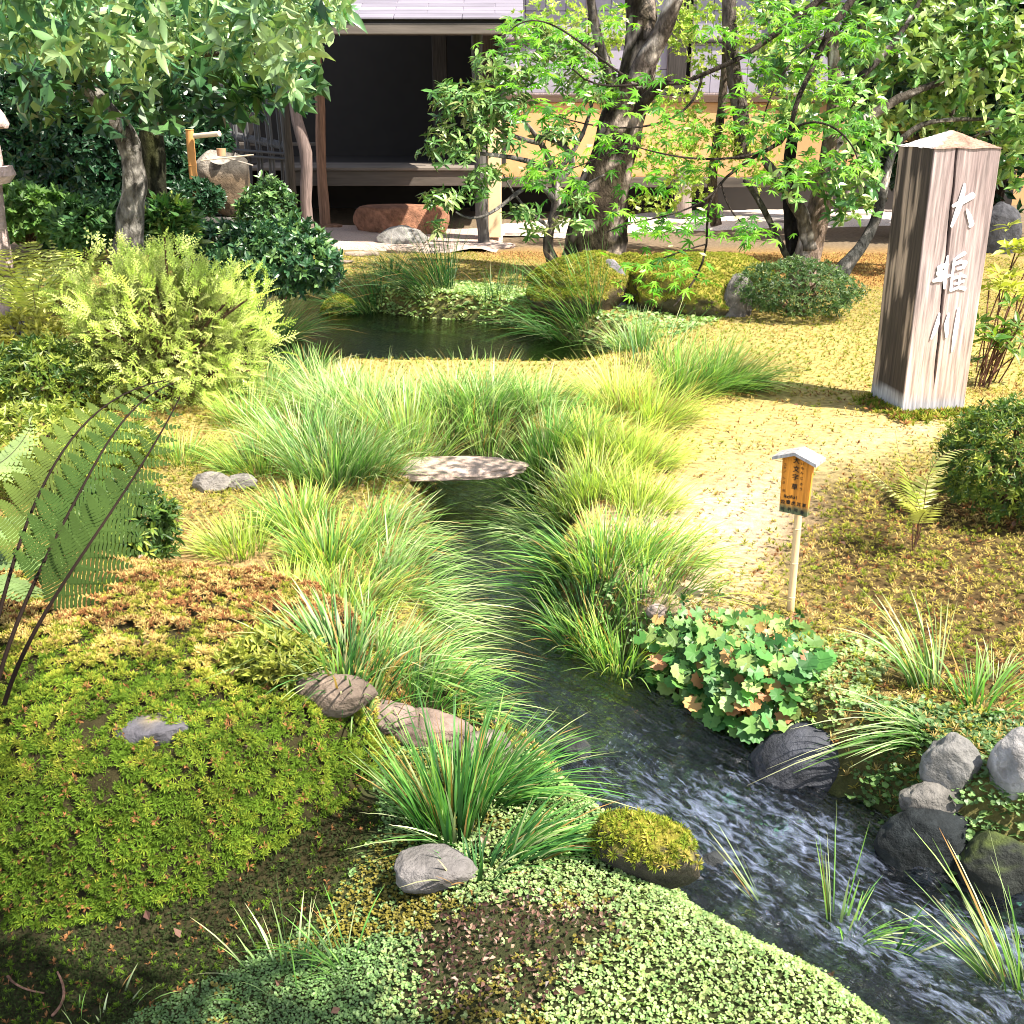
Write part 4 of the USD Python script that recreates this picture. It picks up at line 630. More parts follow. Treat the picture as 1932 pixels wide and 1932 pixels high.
def sedge(label, u, v, hpx, n, lean=(0, 0), pal=None, spread=.55, r0=None, wd=.0047, droop=1.0, extra=None, group=None, name='sedge_clump'):
    n = int(n * 1.15) if n > 200 else n
    hpx = hpx * (1.35 if n < 100 or v < 690 else 1.0); p = G(u, v); H = hpx / PXM(p[1], .2)
    r0 = (.10 + .16 * H) if r0 is None else r0; lean = np.array([lean[0], lean[1]])
    a = rng.uniform(0, 6.28, n); q = np.sqrt(rng.random(n)); off = np.c_[np.cos(a), np.sin(a)] * (q * r0)[:, None]
    L = H * rng.uniform(.42, 1.15, n); hd = np.c_[np.cos(a), np.sin(a)] * (q * .55 + .15 + .25 * rng.random(n))[:, None] * spread + rng.normal(0, .16, (n, 2)) * spread + lean * rng.uniform(.5, 1.3, n)[:, None]
    d0 = unit(np.c_[hd, np.ones(n)]); hz = np.c_[hd, np.zeros(n)]; hl = np.linalg.norm(hz, axis=1, keepdims=True); hz = hz / np.maximum(hl, .05)
    k = 6; ts = np.linspace(0, 1, k); dr = droop * rng.uniform(.35, 1.5, n)[:, None] * (.25 + hl.clip(0, 1.1))
    b = np.c_[p[0] + off[:, 0], p[1] + off[:, 1], np.zeros(n)]; b[:, 2] = np.maximum(height(b[:, 0], b[:, 1]), WL - .03) - .015
    Pt = b[:, None] + L[:, None, None] * (d0[:, None] * ts[None, :, None] + (ts ** 2)[None, :, None] * (dr * .75)[:, None] * (hz * .55 - np.array([0, 0, .62]))[:, None])
    side = unit(np.c_[-hz[:, 1], hz[:, 0], 0 * a] + .5 * rng.standard_normal((n, 3)) * [1, 1, .3]); wp = wd * np.array([.7, 1, 1, .85, .55, .06])
    Wd = rng.uniform(.6, 1.25, n)[:, None, None] * wp[None, :, None] * side[:, None] * .5
    V = np.stack([Pt - Wd, Pt + Wd], 2).reshape(-1, 3); j = np.arange(k - 1) * 2
    f = np.vstack([np.c_[j, j + 1, j + 3], np.c_[j, j + 3, j + 2]]); F = (f[None] + (np.arange(n) * 2 * k)[:, None, None]).reshape(-1, 3)
    c = palette(pal, n, jit=.26); dead = rng.random(n) < .045; c[dead] = [.34, .20, .07]; pl = rng.random(n) < .10; c[pl] = c[pl] * .5 + [.28, .28, .17]
    g = np.array([.25, .5, .85, 1.1, 1.25, 1.3]); T = c[:, None] * g[None, :, None]; T[..., 0] *= np.linspace(.85, 1.15, k); T = np.repeat(T[:, :, None], 2, 2).reshape(-1, 3)  # roots darkened to paint shade inside clumps; tips paler by nature
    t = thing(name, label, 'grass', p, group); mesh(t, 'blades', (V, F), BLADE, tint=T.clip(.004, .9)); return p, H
GDK, GMID, GLIM, GPALE = [(.02, .085, .025), (.06, .17, .045)], [(.07, .21, .04), (.20, .37, .085)], [(.25, .38, .06), (.46, .55, .13)], [(.26, .40, .16), (.52, .60, .34)]
_old = [(.025, .075, .022), (.05, .12, .03)], [(.06, .14, .03), (.14, .22, .05)], [(.20, .26, .035), (.34, .36, .06)], [(.20, .26, .12), (.40, .42, .26)]

# ------------------------------------------------------------------ sedge and grass along the water
mix = lambda *a: [c for p in a for c in p]
for a in [
  # label, u, v, height px, blades, lean, palette, kwargs
  ('dark green sedge leaning over the far pond edge, left of two', 690, 562, 86, 300, (-.5, -.1), GDK, {}), ('dark green sedge leaning left over the far pond edge, taller right one of two', 815, 592, 118, 380, (-.42, 0), GDK, {}),
  ('thin upright dark sedge tuft behind the pond, above the pale cress', 745, 520, 60, 160, (.1, 0), GDK, {}), ('sparse dark sedge with dry stems at the back of the pond', 935, 560, 72, 90, (.05, 0), GDK, {}), ('few sedge blades behind the pond beside the left mossy boulder', 985, 545, 60, 60, (.2, 0), GDK, {}),
  ('dark sedge fountain leaning left at the right end of the pond', 1085, 648, 122, 380, (-.5, .0), mix(GDK, GMID), {}), ('shaded blue green grass drooping over the pond beside the golden conifer', 520, 668, 92, 420, (.35, -.1), GDK, {'droop': .8}), ('shaded dark grass at the pond edge under the glossy dark shrub', 470, 640, 70, 240, (.2, 0), GDK, {}),
  ('sedge on the bare neck between the golden conifer and the tall patch', 505, 745, 90, 340, (.1, 0), mix(GMID, GPALE), {}), ('bushy green sedge at the left back of the tall patch, touching the pond', 575, 715, 85, 340, (-.1, 0), mix(GMID, GDK), {}), ('low sedge at the foot of the reddish stone by the golden conifer', 450, 745, 70, 300, (.1, 0), mix(GLIM, GMID), {}),
  ('pale tipped tall sedge, left end of the big patch behind the slab', 605, 775, 132, 420, (-.25, 0), mix(GPALE, GMID), {}), ('pale tipped tall sedge, second from the left in the big patch behind the slab', 680, 800, 145, 460, (-.15, 0), mix(GPALE, GMID), {}),
  ('sedge with straw coloured drooping blades directly above the slab', 765, 835, 150, 460, (0, -.1), mix(GMID, GLIM, GPALE), {'droop': .8}), ('green sedge in the middle of the big patch behind the slab', 845, 800, 128, 480, (.0, 0), mix(GMID, GPALE), {}),
  ('straw tipped sedge hanging over the right end of the slab', 905, 850, 138, 420, (.05, -.15), mix(GMID, GPALE), {'droop': .9}), ('tall sedge, right part of the big patch behind the slab', 935, 785, 118, 460, (.1, 0), mix(GPALE, GMID), {}), ('tall sedge at the right end of the big patch behind the slab', 1020, 775, 105, 440, (.2, 0), mix(GMID, GPALE), {}),
  ('dark sedge filling the middle of the big patch from behind', 760, 752, 66, 360, (-.1, 0), mix(GMID, GPALE), {}), ('sedge at the back right of the big patch against the pond', 900, 750, 62, 360, (.1, .05), mix(GPALE, GMID), {}), ('sedge at the back left of the big patch against the pond', 650, 740, 66, 320, (-.2, .05), mix(GPALE, GMID), {}),
  ('bright green shadowed sedge at the right foot of the big patch', 1055, 840, 130, 380, (.15, -.05), GMID, {}),
  ('straw pink tipped fine grass right of the big patch', 1165, 770, 130, 520, (-.1, 0), mix(GLIM, [(.5, .42, .24)]), {'wd': .004}), ('tall soft green grass leaning right, left of the moss path', 1300, 740, 150, 560, (.3, .0), mix(GMID, [(.18, .30, .06)]), {'wd': .004}), ('tall soft green grass, outer right edge of the patch by the moss path', 1375, 735, 140, 520, (.45, 0), mix(GMID, [(.18, .30, .06)]), {'wd': .004}),
  ('dark upright sedge rising behind the straw tipped fine grass', 1235, 700, 120, 90, (.15, 0), GDK, {}), ('pale green grass behind the soft tall grass under the mossy boulder', 1190, 660, 70, 260, (-.2, 0), mix(GMID, GPALE), {}), ('lime grass between the straw tipped fine grass and the moss path', 1245, 800, 120, 480, (.3, -.1), GLIM, {'wd': .0038}),
  ('yellow lime grass right of the slab, upper', 1130, 860, 125, 500, (.1, 0), GLIM, {'wd': .0038}), ('yellow lime grass at the edge of the bare path, middle', 1215, 880, 110, 480, (.25, 0), GLIM, {'wd': .0038}), ('yellow lime grass above the green leaning sedge, middle of the right bank', 1120, 930, 115, 460, (0, 0), GLIM, {'wd': .0038}), ('lime grass on the right bank at the bare path', 1215, 960, 110, 460, (.2, 0), GLIM, {'wd': .0038}),
  ('green sedge at the right end of the slab', 1010, 905, 120, 340, (-.2, -.1), mix(GMID, GPALE), {}), ('pale sedge arching left over the stream below the slab', 1040, 1010, 125, 320, (-.55, -.1), mix(GPALE, GMID), {}), ('thick green sedge leaning left over the stream, right bank', 1065, 1095, 150, 200, (-.75, .1), mix(GMID, GDK), {'r0': .07, 'spread': .3, 'wd': .007}),
  ('lime green sedge in the middle of the right bank', 1150, 1060, 135, 420, (.05, 0), mix(GLIM, GMID), {}), ('lime sedge with long arching blades at the right edge of the bank patch', 1240, 1060, 130, 320, (.4, 0), mix(GLIM, GMID), {}), ('dark based green sedge at the tip of the right bank', 1110, 1190, 150, 300, (-.05, 0), mix(GMID, GDK), {'r0': .12}), ('green sedge with drooping dead blades above the rockfoil clump', 1185, 1195, 150, 300, (.1, 0), mix(GMID, GLIM), {'r0': .12}), ('sparse green sedge left of the rockfoil clump, spreading right', 1265, 1120, 130, 160, (.35, 0), mix(GMID, GLIM), {}),
  ('tall dense deep green sedge left of the slab', 625, 905, 190, 560, (.0, 0), mix(GMID, [(.04, .12, .03)], GPALE), {}), ('green sedge with pale tips between the golden conifer and the slab', 560, 855, 150, 460, (-.1, 0), mix(GMID, GPALE), {}), ('green sedge touching the left end of the slab', 700, 890, 120, 340, (.25, -.1), mix(GMID, GPALE), {}), ('lime grass right under the golden conifer', 470, 800, 95, 420, (.0, 0), mix(GLIM, GMID), {'wd': .0038}), ('lime grass tuft left of the golden conifer foot, near the fern tips', 345, 870, 75, 300, (.1, 0), mix(GLIM, GMID), {'wd': .0038}), ('pale lime grass left of the tall deep green sedge', 480, 890, 110, 420, (-.15, 0), mix(GLIM, GMID), {'wd': .0038}),
  ('lime grass on the left lawn edge above the bare ground', 440, 1035, 85, 420, (-.2, 0), GLIM, {'wd': .0038}), ('lime sedge on the left bank, upper', 560, 990, 110, 440, (-.1, 0), mix(GLIM, GMID), {'wd': .005}), ('lime sedge in the middle of the left bank', 620, 1060, 120, 440, (.0, 0), mix(GLIM, GMID), {'wd': .005}), ('green sedge arching right over the water just below the slab', 745, 1010, 118, 380, (.5, -.05), mix(GMID, GPALE), {}),
  ('big green sedge arching right over the narrow stream, middle left bank', 770, 1115, 140, 420, (.6, -.05), mix(GMID, GPALE), {}), ('lime grass at the bare ground of the left bank, lower', 550, 1130, 90, 380, (.0, 0), GLIM, {'wd': .0038}), ('lime sedge between the two big arching sedges of the left bank', 660, 1150, 120, 380, (.15, 0), mix(GLIM, GMID), {}),
  ('deep green sedge with a bright face above the hollowed rock', 645, 1265, 165, 360, (-.05, -.1), mix(GMID, GDK, GPALE), {'r0': .13, 'wd': .0065}), ('green sedge arching right over the stream, lower left bank', 770, 1265, 145, 400, (.55, -.05), mix(GMID, GPALE), {}), ('sedge with red brown dead blades at the lower left bank', 835, 1320, 120, 300, (.45, 0), mix(GMID, GDK), {}),
  ('big dark green foreground sedge with tall upright blades', 850, 1560, 265, 240, (-.08, .1), mix(GDK, GMID), {'r0': .07, 'spread': .42, 'wd': .0062, 'droop': .5}), ('dark green foreground sedge arching right over the rapids', 925, 1500, 205, 230, (.5, .1), mix(GDK, GMID), {'r0': .07, 'spread': .42, 'wd': .006}), ('foreground sedge bending far right over the moss capped stone', 985, 1610, 175, 150, (.75, .15), mix(GDK, GMID), {'r0': .055, 'spread': .35, 'wd': .006}), ('short dark sedge at the very front of the big foreground clump', 905, 1655, 90, 40, (.1, 0), GDK, {'r0': .05, 'wd': .006}),
  ('few pale blades arching left above the smooth grey rock', 860, 1590, 120, 26, (-1.1, 0), mix(GPALE, GMID), {'r0': .03, 'spread': .3, 'wd': .005}), ('thin grey green blades in the shade at the bottom left', 520, 1835, 120, 30, (-.3, .1), mix(GMID, GPALE), {'r0': .09, 'spread': .6, 'wd': .004}), ('loose dark blades at the bottom left, right of the thin grey green ones', 640, 1820, 120, 34, (-.35, .1), GMID, {'r0': .04, 'spread': .5, 'wd': .0038}), ('faint blades at the lower left picture edge', 200, 1925, 70, 24, (.3, 0), mix(GMID, GPALE), {'r0': .08, 'wd': .004}),
  ('two pale blades leaning left at the carpet edge', 1435, 1768, 160, 8, (-.62, .15), GPALE, {'r0': .012, 'spread': .16, 'wd': .006, 'droop': .2}), ('upright green blades growing from the rapids at the carpet edge', 1565, 1815, 190, 12, (-.04, .1), mix(GMID, GPALE), {'r0': .018, 'spread': .2, 'wd': .006, 'droop': .2}), ('green blades fanning right at the carpet edge, beside the upright ones', 1600, 1835, 120, 26, (.4, .1), GMID, {'r0': .03, 'spread': .5, 'wd': .0055}), ('dark blades bending right low over the water at the carpet corner', 1690, 1872, 140, 18, (.9, .15), GDK, {'r0': .02, 'spread': .3, 'wd': .006}),
  ('large pale grass fountain in the bottom right corner', 1905, 1925, 235, 70, (-.35, .2), mix(GPALE, GMID), {'r0': .05, 'spread': .4, 'wd': .0055, 'droop': .35}),
  ('tall pale sedge rising from the moss of the right bank', 1745, 1300, 170, 70, (-.22, .1), mix(GPALE, GMID), {'r0': .04, 'spread': .22, 'wd': .0055}), ('sedge arching left down over the dark wet boulder', 1735, 1385, 135, 60, (-1.0, -.1), mix(GPALE, GMID), {'r0': .04, 'spread': .3, 'wd': .006}), ('short green sedge at the right bank moss, right of the tall pale one', 1850, 1335, 105, 60, (.15, 0), GMID, {'r0': .06, 'wd': .006}), ('thin pale blades at the right bank above the white speckled boulder', 1890, 1290, 70, 30, (.2, 0), GPALE, {'r0': .05, 'wd': .004})]:
    sedge(*a[:5], lean=a[5], pal=a[6], **a[7])

# ------------------------------------------------------------------ small instanced ground plants
def instancer(name, label, cat, protos, P, scale, which, tilt=.25, N=None):
    path = '/World/' + numbered('/World', name); pi = UsdGeom.PointInstancer.Define(stage, path); tag(pi, label, cat, None, 'stuff'); BASE[path] = np.zeros(3)
    for nm, vf, mat, T in protos: pi.CreatePrototypesRel().AddTarget(mesh(pi, nm, vf, mat, tint=T).GetPath())
    n = len(P); a = rng.uniform(0, 6.28, n); tx, ty = rng.normal(0, tilt, n) / 2, rng.normal(0, tilt, n) / 2
    q = np.c_[np.cos(a / 2), tx * np.cos(a / 2) + ty * np.sin(a / 2), ty * np.cos(a / 2) - tx * np.sin(a / 2), np.sin(a / 2)]; q /= np.linalg.norm(q, axis=1, keepdims=True)
    if N is not None:
        e = unit(np.c_[1 + N[:, 2], -N[:, 1], N[:, 0], 0 * a]); w1, x1, y1, z1 = e.T; w2, x2, y2, z2 = q.T
        q = np.c_[w1 * w2 - x1 * x2 - y1 * y2 - z1 * z2, w1 * x2 + x1 * w2 + y1 * z2 - z1 * y2, w1 * y2 - x1 * z2 + y1 * w2 + z1 * x2, w1 * z2 + x1 * y2 - y1 * x2 + z1 * w2]
    pi.CreatePositionsAttr(Vt.Vec3fArray.FromNumpy(P.astype(np.float32))); pi.CreateProtoIndicesAttr(Vt.IntArray.FromNumpy(which.astype(np.int32)))
    pi.CreateOrientationsAttr(Vt.QuathArray([Gf.Quath(float(w), float(x), float(y), float(z)) for w, x, y, z in q]))
    pi.CreateScalesAttr(Vt.Vec3fArray.FromNumpy(np.repeat(np.asarray(scale, np.float32)[:, None], 3, 1)))
def moss_star(nb, w, seed, lo=15, hi=70, layers=1):
    r = np.random.default_rng(seed); out = []
    for i in range(nb):
        a = 6.283 * i / nb * 2.4 + r.normal(0, .2); e = math.radians(r.uniform(lo, hi)); d = np.array([math.cos(a) * math.cos(e), math.sin(a) * math.cos(e), math.sin(e)]); s = np.array([-math.sin(a), math.cos(a), 0]) * w; L = r.uniform(.75, 1.1)
        out.append((np.array([-s * .5, s * .5, d * L * .55 + s * .8 , d * L * .55 - s * .8, d * L - [0, 0, .1]]) + [0, 0, -.05], np.array([(0, 1, 2), (0, 2, 3), (3, 2, 4)])))
    return cat_vf(out)
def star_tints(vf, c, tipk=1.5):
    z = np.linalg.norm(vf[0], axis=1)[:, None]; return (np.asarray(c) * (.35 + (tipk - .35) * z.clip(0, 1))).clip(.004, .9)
def poisson(x0, x1, y0, y1, d):
    xs, ys = np.arange(x0, x1, d), np.arange(y0, y1, d); X, Y = np.meshgrid(xs, ys); X = X + (np.arange(len(ys)) % 2)[:, None] * d / 2
    return X.ravel() + rng.uniform(-.45, .45, X.size) * d, Y.ravel() + rng.uniform(-.45, .45, X.size) * d
MCOL = [(.085, .15, .012), (.15, .21, .018), (.24, .26, .03), (.38, .31, .07), (.48, .35, .13), (.28, .13, .05), (.03, .045, .012)]  # last, darkest tone paints the bottom left shade into the moss
protos = []
for i, c in enumerate(MCOL):
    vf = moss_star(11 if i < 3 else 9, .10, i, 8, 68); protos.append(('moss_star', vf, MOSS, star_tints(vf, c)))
def moss_field(name, label, x, y, size, colfun, sink=.0, lift=.012):
    s = shore(x, y); ok = s > .05; x, y = x[ok], y[ok]; z = height(x, y); P = np.c_[x, y, z + lift]; v, dep = in_view(P, 80); P = P[v & (P[:, 1] > .9)]
    P[:, 2] += .016 * (meshkit.fbm(np.c_[P[:, :2] * 22, 0 * P[:, 0]], 2, 72) - .5)
    k = np.clip(np.round(colfun(P) + rng.normal(0, .75, len(P))), 0, 5).astype(int)
    instancer(name, label, 'moss', protos, P, size * rng.uniform(.65, 1.3, len(P)), k)
nn = lambda P, f, s: meshkit.fbm(np.c_[P[:, :2] * f, 0 * P[:, 0]], 3, s)
def col_mound(P):
    back = sstep(2.32, 2.72, P[:, 1]); return .1 + 1.7 * nn(P, 3.2, 41) + 3.5 * back * (.75 + .5 * nn(P, 5, 42))
ux, uy = np.meshgrid(np.arange(-2.5, -.2, .012), np.arange(1.9, 3.5, .012)); uz = height(ux.ravel(), uy.ravel()); J = np.arange(ux.size).reshape(ux.shape); UF = np.vstack([np.stack([J[:-1, :-1], J[:-1, 1:], J[1:, 1:]], -1).reshape(-1, 3), np.stack([J[:-1, :-1], J[1:, 1:], J[1:, :-1]], -1).reshape(-1, 3)])
um = trimesh.Trimesh(np.c_[ux.ravel(), uy.ravel(), uz], UF, process=False); P, fi = trimesh.sample.sample_surface(um, int(um.area / .0088 ** 2), seed=4); N = um.vertex_normals[UF[fi, 0]]; P = np.array(P)
clump = meshkit.fbm(np.c_[P[:, :2] * 26, P[:, 2:] * 26], 2, 71); r_ = mound_r(P[:, 0], P[:, 1]); ok = (r_ < .995) & (shore(P[:, 0], P[:, 1]) > .05) & (clump + .22 * rng.random(len(P)) > .37) & in_view(P, 80)[0]; P, N, clump = P[ok], N[ok], clump[ok]
P = P + N * (.008 + .05 * (clump - .5))[:, None]; k = np.clip(np.round(col_mound(P) + rng.normal(0, .6, len(P)) - 2.4 * (clump < .47) - .8 * (mound_r(P[:, 0], P[:, 1]) > .8) * (P[:, 1] < 2.6)), 0, 5).astype(int); k = np.where((rng.random(len(P)) < .05) & (k < 3), 5, k)  # darker tufts in hollows and along the front rim paint in shade
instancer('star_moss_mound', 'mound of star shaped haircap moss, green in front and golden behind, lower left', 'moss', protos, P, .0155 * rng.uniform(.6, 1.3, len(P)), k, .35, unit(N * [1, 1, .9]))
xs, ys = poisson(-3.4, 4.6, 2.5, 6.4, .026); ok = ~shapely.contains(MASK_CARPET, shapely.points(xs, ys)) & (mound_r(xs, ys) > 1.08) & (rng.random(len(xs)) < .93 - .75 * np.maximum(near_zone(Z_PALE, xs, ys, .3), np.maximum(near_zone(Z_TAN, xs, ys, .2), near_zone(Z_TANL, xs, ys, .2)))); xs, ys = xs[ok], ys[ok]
def col_lawn(P): return 2.1 - .5 * near_zone(Z_SHADED_MOSS, P[:, 0], P[:, 1], .4) + 1.8 * nn(P, 2.1, 44) + 2.6 * (nn(P, 8, 45) - .5) + np.where(rng.random(len(P)) < .12 * near_zone(Z_SHADED_MOSS, P[:, 0], P[:, 1], .4), 5, 0) + .4 * sstep(0.2, 1.2, P[:, 0])
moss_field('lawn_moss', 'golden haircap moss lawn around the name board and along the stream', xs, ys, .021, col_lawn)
xs, ys = poisson(-5.5, 5.5, 6.3, 13, .036); ok = rng.random(len(xs)) < .85; moss_field('far_lawn_moss', 'low yellow moss lawn behind, up to the paving of the house', xs[ok], ys[ok], .024, lambda P: 2.5 + .9 * nn(P, 1.3, 47) + 1.8 * near_zone(Z_BROWN, P[:, 0], P[:, 1], .6), lift=.0)
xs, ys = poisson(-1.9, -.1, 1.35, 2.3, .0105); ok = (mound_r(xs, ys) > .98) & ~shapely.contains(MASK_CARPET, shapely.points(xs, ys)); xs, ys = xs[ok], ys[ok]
P = np.c_[xs, ys, height(xs, ys) + .006]; instancer('shade_toned_moss', 'flattened moss coloured dark as shade below the moss mound, bottom left corner', 'moss', protos, P, .0125 * rng.uniform(.6, 1.3, len(P)), rng.choice([6] * 14 + [0, 0, 0, 5], len(P)), .6)  # mostly the darkest tufts, so the corner shade sits in their colour
for (V, F, s), lb in zip(MOSSY, ('moss cushion on the capped stone by the rapids', 'moss on the rounded boulder in front of the big trunk', 'moss on the broad boulder right of the big trunk', 'moss on the little pond island', 'moss on the flat stone at the near pond edge')):
    m = trimesh.Trimesh(V, F, process=False); sp = min(.045, max(.014, 4.5 / s)); pts, fi = trimesh.sample.sample_surface(m, int(m.area / sp ** 2 * 1.6), seed=5); nz = m.face_normals[fi][:, 2]; ok = nz > -.05 + .3 * rng.random(len(nz)); pts = pts[ok]; NN = m.face_normals[fi][ok]
    k = np.clip(np.round(.6 + 2.4 * meshkit.fbm(pts * 4, 3, 8) + rng.normal(0, .6, len(pts))), 0, 4).astype(int); instancer('rock_moss', lb, 'moss', protos, pts, sp * 1.15 * rng.uniform(.6, 1.25, len(pts)), k, .5, NN)
# liverwort carpet, round leaved
def disc_t(n=6, cup=.3): 
    a = np.linspace(.25, 6.03, n); v, f = fan_t(np.c_[np.cos(a), np.sin(a)] * .5, cup, (-.1, 0)); return v, f
def sprig(nl, seed):
    r = np.random.default_rng(seed); out = []; T = []
    for i in range(nl):
        a = r.uniform(0, 6.28); o = np.r_[r.normal(0, .65, 2), r.uniform(-.15, .35)]; tl = r.normal(0, .35, 2); x = np.array([math.cos(a), math.sin(a), tl[0]]); R = frames(x[None], np.array([[tl[1], tl[0], 1.]]))[0]; d = disc_t()
        out.append((d[0] * r.uniform(.6, 1.1) @ R.T + o, d[1])); T.append(np.full((len(d[0]), 3), 1.0) * r.uniform(.75, 1.2))
    return cat_vf(out), np.vstack(T)
CC = [(.29, .41, .15), (.23, .34, .13), (.16, .27, .09), (.10, .18, .06), (.37, .45, .18), (.20, .17, .03)]
cprot = []
for i, c in enumerate(CC): vf, tt = sprig(8, 60 + i); cprot.append(('leaf_sprig', vf, LEAF, tt * np.array(c)))
xs, ys = poisson(-1.6, 1.6, 1.25, 3.2, .0112); ok = shapely.contains(MASK_CARPET, shapely.points(xs, ys)) & (mound_r(xs, ys) > .97); xs, ys = xs[ok], ys[ok]; s = shore(xs, ys); ok = s > -.01; xs, ys, s = xs[ok], ys[ok], s[ok]
LIT = zone([(840, 1745), (960, 1740), (1110, 1785), (1030, 1830), (1000, 1890), (930, 1885), (830, 1850)]); 
P = np.c_[xs, ys, height(xs, ys) + .006]; bare = near_zone(LIT, xs, ys, .1) * sstep(.38, .55, meshkit.fbm(np.c_[xs * 9, ys * 9, 0 * xs], 3, 5) + .1); ok = rng.random(len(xs)) > bare * .95; P = P[ok]; xs, ys = xs[ok], ys[ok]
dark = sstep(.1, -.75, xs); nk = meshkit.fbm(np.c_[xs * 3, ys * 3, 0 * xs], 3, 50); k = np.clip(np.round(.4 + 2.6 * dark + 1.6 * (nk - .5) + rng.normal(0, .55, len(xs))), 0, 3); k = np.where((rng.random(len(xs)) < .25), 4 * (dark < .4) + 3 * (dark >= .4), k); brown = sstep(.56, .68, meshkit.fbm(np.c_[xs * 4.5, ys * 4.5, 0 * xs], 3, 53)) * sstep(.35, -.2, xs); k = np.where(rng.random(len(xs)) < brown * .8, 5, k)  # sprigs get darker towards the left, painting in the corner shade
instancer('leaf_carpet', 'carpet of tiny round pale green leaves filling the bottom foreground', 'ground cover', cprot, P, .0062 * rng.uniform(.75, 1.3, len(P)), k)
def cover(name, label, pts, d, size, cols, z=0., sdmin=-.03, keep=.9, lift=.01):
    Z = shapely.Polygon(poly(pts, z)); x0, y0, x1, y1 = Z.bounds; xs, ys = poisson(x0, x1, y0, y1, d); ok = shapely.contains(Z, shapely.points(xs, ys)); xs, ys = xs[ok], ys[ok]; ok = (shore(xs, ys) > sdmin) & (rng.random(len(xs)) < keep); xs, ys = xs[ok], ys[ok]
    P = np.c_[xs, ys, height(xs, ys) + lift]; instancer(name, label, 'ground cover', cprot, P, size * rng.uniform(.7, 1.3, len(P)), rng.choice(cols, len(P)))
cover('cress_patch', 'bright green cress patch on the far pond bank', [(700, 560), (880, 556), (1030, 580), (1040, 632), (900, 612), (760, 604), (690, 590)], .032, .028, [0, 1, 4], -.12, -.12)
cover('cress_patch', 'pale leafy ground cover right of the pond, under the mossy boulders', [(1040, 560), (1420, 600), (1330, 640), (1180, 690), (1090, 640)], .06, .032, [1, 2, 0], -.1, 0)
cover('bank_liverwort', 'round leaved liverwort on the tip of the right stream bank', [(985, 1090), (1090, 1110), (1230, 1180), (1190, 1230), (1080, 1215), (990, 1160)], .026, .017, [2, 3, 1], -.12, -.09)
cover('bank_liverwort', 'small green cover at the right end of the slab', [(930, 870), (1000, 870), (1020, 930), (940, 925)], .035, .02, [1, 2], -.12, -.1)
cover('bank_liverwort', 'pale liverwort slope between the rockfoil and the dark wet boulder', [(1400, 1330), (1560, 1240), (1700, 1260), (1640, 1360), (1480, 1440), (1380, 1400)], .022, .016, [0, 1, 4], -.08, -.12)
cover('bank_liverwort', 'green liverwort on the shady bank at the lower right edge', [(1820, 1560), (1932, 1500), (2100, 1560), (2100, 1720), (1900, 1690), (1780, 1600)], .022, .017, [2, 1, 3], -.1, -.12)
cover('bank_liverwort', 'dark green liverwort between the rocks of the right bank', [(1600, 1370), (1760, 1400), (2000, 1420), (2100, 1600), (1800, 1560), (1640, 1520)], .02, .015, [3, 2, 3], -.1, -.12)
cover('bank_liverwort', 'dark liverwort below the arching sedge on the right bank', [(1640, 1400), (1760, 1380), (1780, 1500), (1640, 1560)], .026, .017, [3, 2], -.1, -.12)
a_ = rng.uniform(0, 6.28, 420); rr_ = rng.uniform(0, .28, 420) ** 1.0; sx_, dy_ = rng.uniform(-.08, PW + .08, 420), np.where(rng.random(420) < .75, -rng.gamma(1.5, .035, 420), rng.uniform(0, PD, 420)); sx_ = np.where(dy_ > 0, -rng.gamma(1.5, .04, 420), sx_)
q_ = post_pt(sx_, dy_, 0 * sx_); P = np.c_[q_[:, :2], height(q_[:, 0], q_[:, 1]) + .016]; instancer('post_foot_moss', 'tufts of moss and small weeds at the foot of the lettered post', 'moss', protos, P, .038 * rng.uniform(.6, 1.3, 420), rng.choice([0, 1, 2, 2, 3, 5], 420), .5)
# litter of brown leaves
xs, ys = poisson(-.32, .22, 1.50, 2.05, .009); ok = near_zone(LIT, xs, ys, .1) * .75 > rng.random(len(xs)); P = np.c_[xs[ok], ys[ok], height(xs[ok], ys[ok]) + .012]
lit = [('dry_leaf', leaf_t(.32, .25, .12, 1), LEAF, np.tile(c, (4, 1))) for c in ((.10, .05, .04), (.06, .03, .025), (.20, .11, .085), (.34, .23, .17))]
instancer('leaf_litter', 'patch of brown dry leaves on the bottom carpet', 'dry leaves', lit, P, .0115 * rng.uniform(.6, 1.4, len(P)), rng.choice([0, 0, 1, 1, 2, 3], len(P)), .9)
xs, ys = poisson(-3, 3.4, 1.5, 6, .16); ok = rng.random(len(xs)) < .3; xs, ys = xs[ok], ys[ok]; P = np.c_[xs, ys, height(xs, ys) + .022]; P = P[shore(xs, ys) > .05]
instancer('fallen_leaves', 'single fallen leaves scattered over the moss', 'dry leaves', lit, P, .026 * rng.uniform(.6, 1.3, len(P)), rng.choice([0, 2, 2, 3], len(P)), .9)

